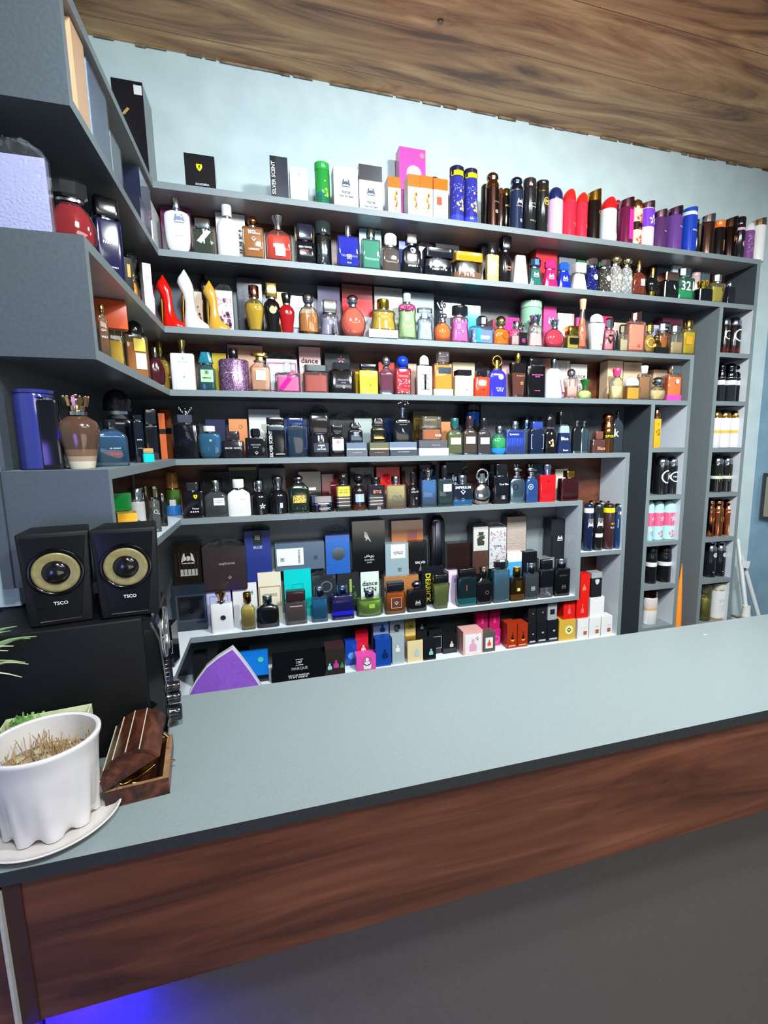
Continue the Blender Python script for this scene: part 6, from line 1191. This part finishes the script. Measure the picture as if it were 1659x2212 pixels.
for z, r in ((.1365, .0705), (.134, .0672), (.10, .0665), (.09, .066)):
    for i in range(seg): th = 2*PI*i/seg; V.append((r*math.cos(th), r*math.sin(th), z))
K = len(lv)+4
for k in range(K-1):
    for i in range(seg): j = (i+1) % seg; Fc.append((k*seg+i, k*seg+j, (k+1)*seg+j, (k+1)*seg+i))
Fc.append(tuple(range(seg))[::-1]); Fc.append(tuple((K-1)*seg+i for i in range(seg)))
mk('glazed_pot', V, Fc, surf('white_glaze', '#c4c0be', '#cecac6', 20, (.08, .16)), t, None, 50)
loft('soil', [(.088, .0655, .0655), (.093, .064, .064), (.096, .03, .03)], 2, surf('dry_soil', '#4a3526', '#a08a6c', 70, (.8, .95), .8), t, 40)
bm = bmesh.new(); rr = random.Random(4)
for i in range(150):
    a, q = rr.uniform(0, 2*PI), .058*math.sqrt(rr.random()); x, y = q*math.cos(a), q*math.sin(a); hh = rr.uniform(.010, .034)
    cubeto(bm, (x, y, .094+hh/2), .0009, .0009, hh, Matrix.Rotation(rr.uniform(-.35, .35), 3, 'X') @ Matrix.Rotation(rr.uniform(-.35, .35), 3, 'Y'))
s_ = frombm('dry_stubble', bm, surf('straw', '#8d6a44', '#c9ad80', 60, (.7, .9)), t); s_['kind'] = 'stuff'
bm = bmesh.new()
for i in range(26):
    a, q = rr.uniform(0, 2*PI), .052*math.sqrt(rr.random()); sphere(bm, (q*math.cos(a), q*math.sin(a), .097), rr.uniform(.003, .009), rr.uniform(.003, .009), rr.uniform(.002, .004), 8)
s_ = frombm('pebbles', bm, surf('pebbles', '#8f8468', '#b5a987', 40, (.5, .7)), t, 60); s_['kind'] = 'stuff'
t = thing('pot_saucer', 'round white saucer under the glazed pot', 'saucer', (CX, CY, CT)); t.scale = (.8, .8, .8)
seg = 64; V, Fc = [], []; prs = [(.055, 0), (.075, .001), (.088, .008), (.092, .0125), (.0895, .0135), (.083, .008), (.072, .0062), (.0, .0062)]
for r, z in prs:
    for i in range(seg): th = 2*PI*i/seg; V.append((r*math.cos(th)+(1e-5 if r == 0 else 0), r*math.sin(th), z))
for k in range(len(prs)-1):
    for i in range(seg): j = (i+1) % seg; Fc.append((k*seg+i, k*seg+j, (k+1)*seg+j, (k+1)*seg+i))
Fc.append(tuple(range(seg))[::-1])
mk('dish', V, Fc, surf('saucer_glaze', '#bdb6b2', '#c8c1bb', 20, (.1, .2)), t, None, 40)
# pale green card box behind the pot
t = thing('planter_box', 'pale yellow green card box with a little green sprig behind the pot', 'box', (-.3136, .770, CT), .14); t.scale = (.8, .8, .8)
GB = surf('printed_card', '#b9bd92', '#cfd2ac', 25, (.5, .6))
for nm, a in (('front_wall', (-.062, .062, -.028, -.026)), ('rear_wall', (-.062, .062, .026, .028)), ('side_wall', (-.062, -.060, -.026, .026)), ('side_wall', (.060, .062, -.026, .026))):
    board(nm, a[0], a[1], a[2], a[3], .001, .116, GB, parent=t)
board('box_floor', -.060, .060, -.026, .026, 0, .08, GB, parent=t)
bm = bmesh.new()
for i in range(120):
    x, y = rr.gauss(-.03, .013), rr.gauss(0, .009); cubeto(bm, (x, y, .108+rr.uniform(-.02, .018)), .0016, .004, .008, Matrix.Rotation(rr.uniform(0, 3), 3, 'Z') @ Matrix.Rotation(rr.uniform(-1, 1), 3, 'X'))
s_ = frombm('green_sprig', bm, surf('sprig_green', '#4a7a2c', '#8fc06a', 40, (.5, .7)), t); s_['kind'] = 'stuff'
# wooden treasure chest
t = thing('wooden_chest', 'small brown wooden treasure chest with its arched lid ajar', 'chest', (-.1968, .742, CT), .12); t.scale = (.8, .8, .8)
CW = wood('chest_wood', ['#1c0c07', '#35180e', '#542b17', '#6b3c22'], (10, 3, 10), .32, 3, .8); CL = wood('chest_rim', ['#6b4a30', '#8d6a48', '#a07c58'], (14, 4, 14), .45)
hx, hy, hz = .046, .070, .030
for nm, a in (('chest_side', (-hx, hx, -hy, -hy+.007)), ('chest_side', (-hx, hx, hy-.007, hy)), ('chest_front', (hx-.009, hx, -hy+.007, hy-.007)), ('chest_back', (-hx, -hx+.007, -hy+.007, hy-.007))):
    board(nm, a[0], a[1], a[2], a[3], 0, hz, CL, CW, CW, CW, CW, CW, t)
board('chest_bottom', -hx+.007, hx-.009, -hy+.007, hy-.007, 0, .004, CW, parent=t)
# lid: arched shell hinged on -x edge, tipped open
ang = math.radians(-26)
def lidpt(u, v, rad):
    a = PI*u; x = -math.cos(a)*rad[0]+hx; z = math.sin(a)*rad[1]; return x, v, z
V, Fc = [], []; nu = 16
for rad in ((hx, .040), (hx-.005, .034)):
    for v in (-hy, hy):
        for i in range(nu+1): V.append(lidpt(i/nu, v, rad))
n1 = nu+1
for i in range(nu):
    Fc += [(i, n1+i, n1+i+1, i+1), (2*n1+i, 2*n1+i+1, 3*n1+i+1, 3*n1+i), (i, i+1, 2*n1+i+1, 2*n1+i), (n1+i, 3*n1+i, 3*n1+i+1, n1+i+1)]
Fc += [(0, 2*n1, 3*n1, n1), (nu, n1+nu, 3*n1+nu, 2*n1+nu)]
Rm = Matrix.Translation((-hx, 0, hz+.001)) @ Matrix.Rotation(ang, 4, 'Y')
def lp(v): return tuple(Rm @ Vector(v))
ld = mk('lid', [lp(v) for v in V], Fc, CW, t, None, 40)
endcap = [lp(lidpt(i/nu, -hy+.001, (hx-.002, .037))) for i in range(nu+1)]+[lp(lidpt(i/nu, -hy+.007, (hx-.002, .037))) for i in range(nu+1)]
mk('lid_end', endcap, [tuple(range(n1))[::-1], tuple(range(n1, 2*n1))]+[(i, i+1, n1+i+1, n1+i) for i in range(nu)], CW, t)
endcap = [lp(lidpt(i/nu, hy-.001, (hx-.002, .037))) for i in range(nu+1)]+[lp(lidpt(i/nu, hy-.007, (hx-.002, .037))) for i in range(nu+1)]
mk('lid_end', endcap, [tuple(range(n1)), tuple(range(n1, 2*n1))[::-1]]+[(i, n1+i, n1+i+1, i+1) for i in range(nu)], CW, ld)
for u in (.16, .30, .44, .58, .72): tube('inlay_strip', [lp((lidpt(u, v, (hx+.0006, .0406)))) for v in (-hy, -.03, .03, hy)], .0009, '#c9b8a4', ld, 6)
tube('latch', [lp(lidpt(.985, 0, (hx+.002, .041))), lp((2*hx+.003, 0, -.004)), lp((2*hx+.004, 0, -.010))], .0035, 'm#c0a070', ld, 8)
tube('latch_pin', [(hx, 0, .016), (hx+.006, 0, .017)], .002, 'm#c0a070', t, 8)
tube('neck_chain', [(-.01+.03*math.sin(i*.8), -.045+.004*i, .012+.008*math.cos(i*1.3)) for i in range(16)], .0012, 'm#c9a84c', t, 6)
# spiky leaves reaching in from the left
t = thing('spider_plant', 'striped spiky leaves of a potted plant reaching in at the left', 'plant', (-.424, .72, CT))
loft('pot', [(0, .028, .028), (.07, .036, .036), (.08, .038, .038)], 2, '#c9c4be', t, 32)
LFm, nt, b = newmat('striped_leaf'); N, L = nt.nodes, nt.links
tc = N.new('ShaderNodeTexCoord'); wv = N.new('ShaderNodeTexNoise'); wv.inputs['Scale'].default_value = 9; mp = N.new('ShaderNodeMapping'); mp.inputs['Scale'].default_value = (.6, 8, 3)
cr = N.new('ShaderNodeValToRGB'); cr.color_ramp.elements[0].color = rgb('#4c7a3c'); cr.color_ramp.elements[1].color = rgb('#b9b89a'); cr.color_ramp.elements[0].position = .42; cr.color_ramp.elements[1].position = .6
L.new(tc.outputs['Object'], mp.inputs[0]); L.new(mp.outputs[0], wv.inputs['Vector']); L.new(wv.outputs[0], cr.inputs[0]); L.new(cr.outputs[0], b.inputs['Base Color']); b.inputs['Roughness'].default_value = .4
for px, py in ((38, 1352), (66, 1378), (80, 1374), (62, 1434), (55, 1430), (30, 1395), (18, 1405), (48, 1462), (24, 1362), (-20, 1330), (-30, 1440)):
    e = at(px, py, y=.72+rr.uniform(-.04, .04))-Vector((-.424, .72, CT)); V, Fc = [], []; n_ = 10
    for k in range(n_+1):
        s = k/n_; c_ = Vector((0, 0, .075))*(1-s)+e*s+Vector((0, 0, .05*math.sin(PI*s))); wd = .0095*(1-s)**.7+.0003
        nrm = Vector((-e.z, 0, e.x)).normalized()*wd
        V += [tuple(c_-nrm), tuple(c_+Vector((0, -.002, 0))), tuple(c_+nrm)]
    for k in range(n_):
        for i in (0, 1): Fc.append((k*3+i, k*3+i+1, k*3+4+i, k*3+3+i))
    mk('leaf', V, Fc, LFm, t, None, 80)

# ================================================================ behind the counter, right side
t = thing('office_chair', 'purple chair with a white rimmed rounded back behind the counter', 'chair', (-.09, 1.335, 0))
# curved back shell: quarter-round outline
Pz = [(-.236, .915), (-.216, .950), (-.190, .984), (-.160, 1.008), (-.122, 1.030), (-.104, 1.002), (-.084, .966), (-.062, .922), (-.036, .86), (-.03, .80), (-.07, .75), (-.16, .74), (-.22, .78), (-.243, .86)]
Pz = [(a+.09, b) for a, b in Pz]
def shell(name, sc, y0, th, m):
    cx_, cz_ = -.05, .88; n_ = len(Pz)
    V = [((a-cx_)*sc+cx_, y0+.25*(a)**2*2, (b-cz_)*sc+cz_) for a, b in Pz]+[((a-cx_)*sc+cx_, y0+th+.25*(a)**2*2, (b-cz_)*sc+cz_) for a, b in Pz]
    return mk(name, V, [tuple(range(n_)), tuple(range(n_, 2*n_))[::-1]]+[(i, (i+1) % n_, n_+(i+1) % n_, n_+i)[::-1] for i in range(n_)], m, t)
shell('backrest', .965, 0, .016, surf('purple_fabric', '#7c48b0', '#8652bc', 160, (.6, .75)))
shell('backrest_rim', 1.0, .006, .018, '#e2e0e6')
bbox('seat', -.16, .18, -.34+.10, .0, .50, .56, 'r#3c2a5c', t, .02, 3)
tube('stem', [(-.05, -.02, .74), (-.05, .02, .62), (-.05, -.08, .52)], .014, 'r#17171a', t)
tube('gas_lift', [(.01, -.12, .50), (.01, -.12, .08)], .022, 'm#5c5c60', t)
for i in range(5):
    a = i*2*PI/5+.3; tube('leg', [(.01, -.12, .10), (.01+.16*math.cos(a), -.12+.10*math.sin(a), .03)], .013, 'r#17171a', t)
t = thing('floor_cleaning_poles', 'pair of pale grey mop handles leaning in the corner right of the shelves', 'mop', (0, 0, 0))
GP = '#b4b9ba'
p0, p1 = at(1594, 1165, y=1.58), at(1613, 1332, y=1.47); p2, p3 = at(1600, 1195, y=1.58), at(1641, 1340, y=1.49)
dn = lambda a, b: a+(b-a)*((a.z-.03)/(a.z-b.z))
tube('pole', [p0, p1, dn(p0, p1)], .009, GP, t, 14); tube('pole', [p2, p3, dn(p2, p3)], .009, GP, t, 14)
q = at(1606, 1218, y=1.545); bm = bmesh.new(); cubeto(bm, q, .042, .022, .030, Matrix.Rotation(.2, 3, 'Y')); frombm('white_clip', bm, '#dde0e2', t)
q = at(1612, 1318, y=1.475); loft('socket', [(q.z-.03, .022, .018, q.x, q.y), (q.z-.012, .017, .015, q.x, q.y), (q.z+.018, .014, .014, q.x, q.y)], 2, '#dcdcc8', t)
for v in (dn(p0, p1), dn(p2, p3)): bm = bmesh.new(); cubeto(bm, (v.x, v.y, .02), .12, .05, .03); frombm('mop_head', bm, '#c9ccc8', t)
t = thing('dustpan', 'brown edged dustpan head just above the counter line at the right', 'dustpan', (0, 0, 0))
q = at(1597, 1333, y=1.45); bm = bmesh.new(); cubeto(bm, q, .055, .03, .006, Matrix.Rotation(.2, 3, 'Y')); frombm('pan', bm, '#6c4c34', t)
tube('handle', [q, (q.x, q.y, .02)], .008, '#8d8c84', t)
q = at(1466, 1300, y=1.545)
t = thing('folded_parasol', 'slim orange pointed cover standing between the two shelf columns', 'cover', (q.x, 1.545, 0))
zt = at(1471, 1218, y=1.545).z
loft('orange_cover', [(0, .022, .02), (.55, .020, .02), (.86, .015, .014), (zt-.10, .010, .009), (zt, .001, .001, .004)], 2, 'r#e8861c', t)
o = bbox('storage_box', 1.518, 1.552, 1.58, 1.63, 0, at(1478, 1258, y=1.56).z, '#5c1614'); tag(o, 'dark red box standing behind the orange pointed cover', 'box')
t = thing('wall_picture', 'dark framed picture on the right wall, cut by the photo edge', 'picture', (RX-.012, 1.47, at(1652, 1072, x=RX).z))
board('frame', 0, .012, -.13, at(1649, 1072, x=RX).y-1.47, -.098, .098, '#2a2a30', parent=t); board('print', -.002, 0, -.115, at(1652, 1072, x=RX).y-1.47-.012, -.083, .083, 't#8d8c74', parent=t)
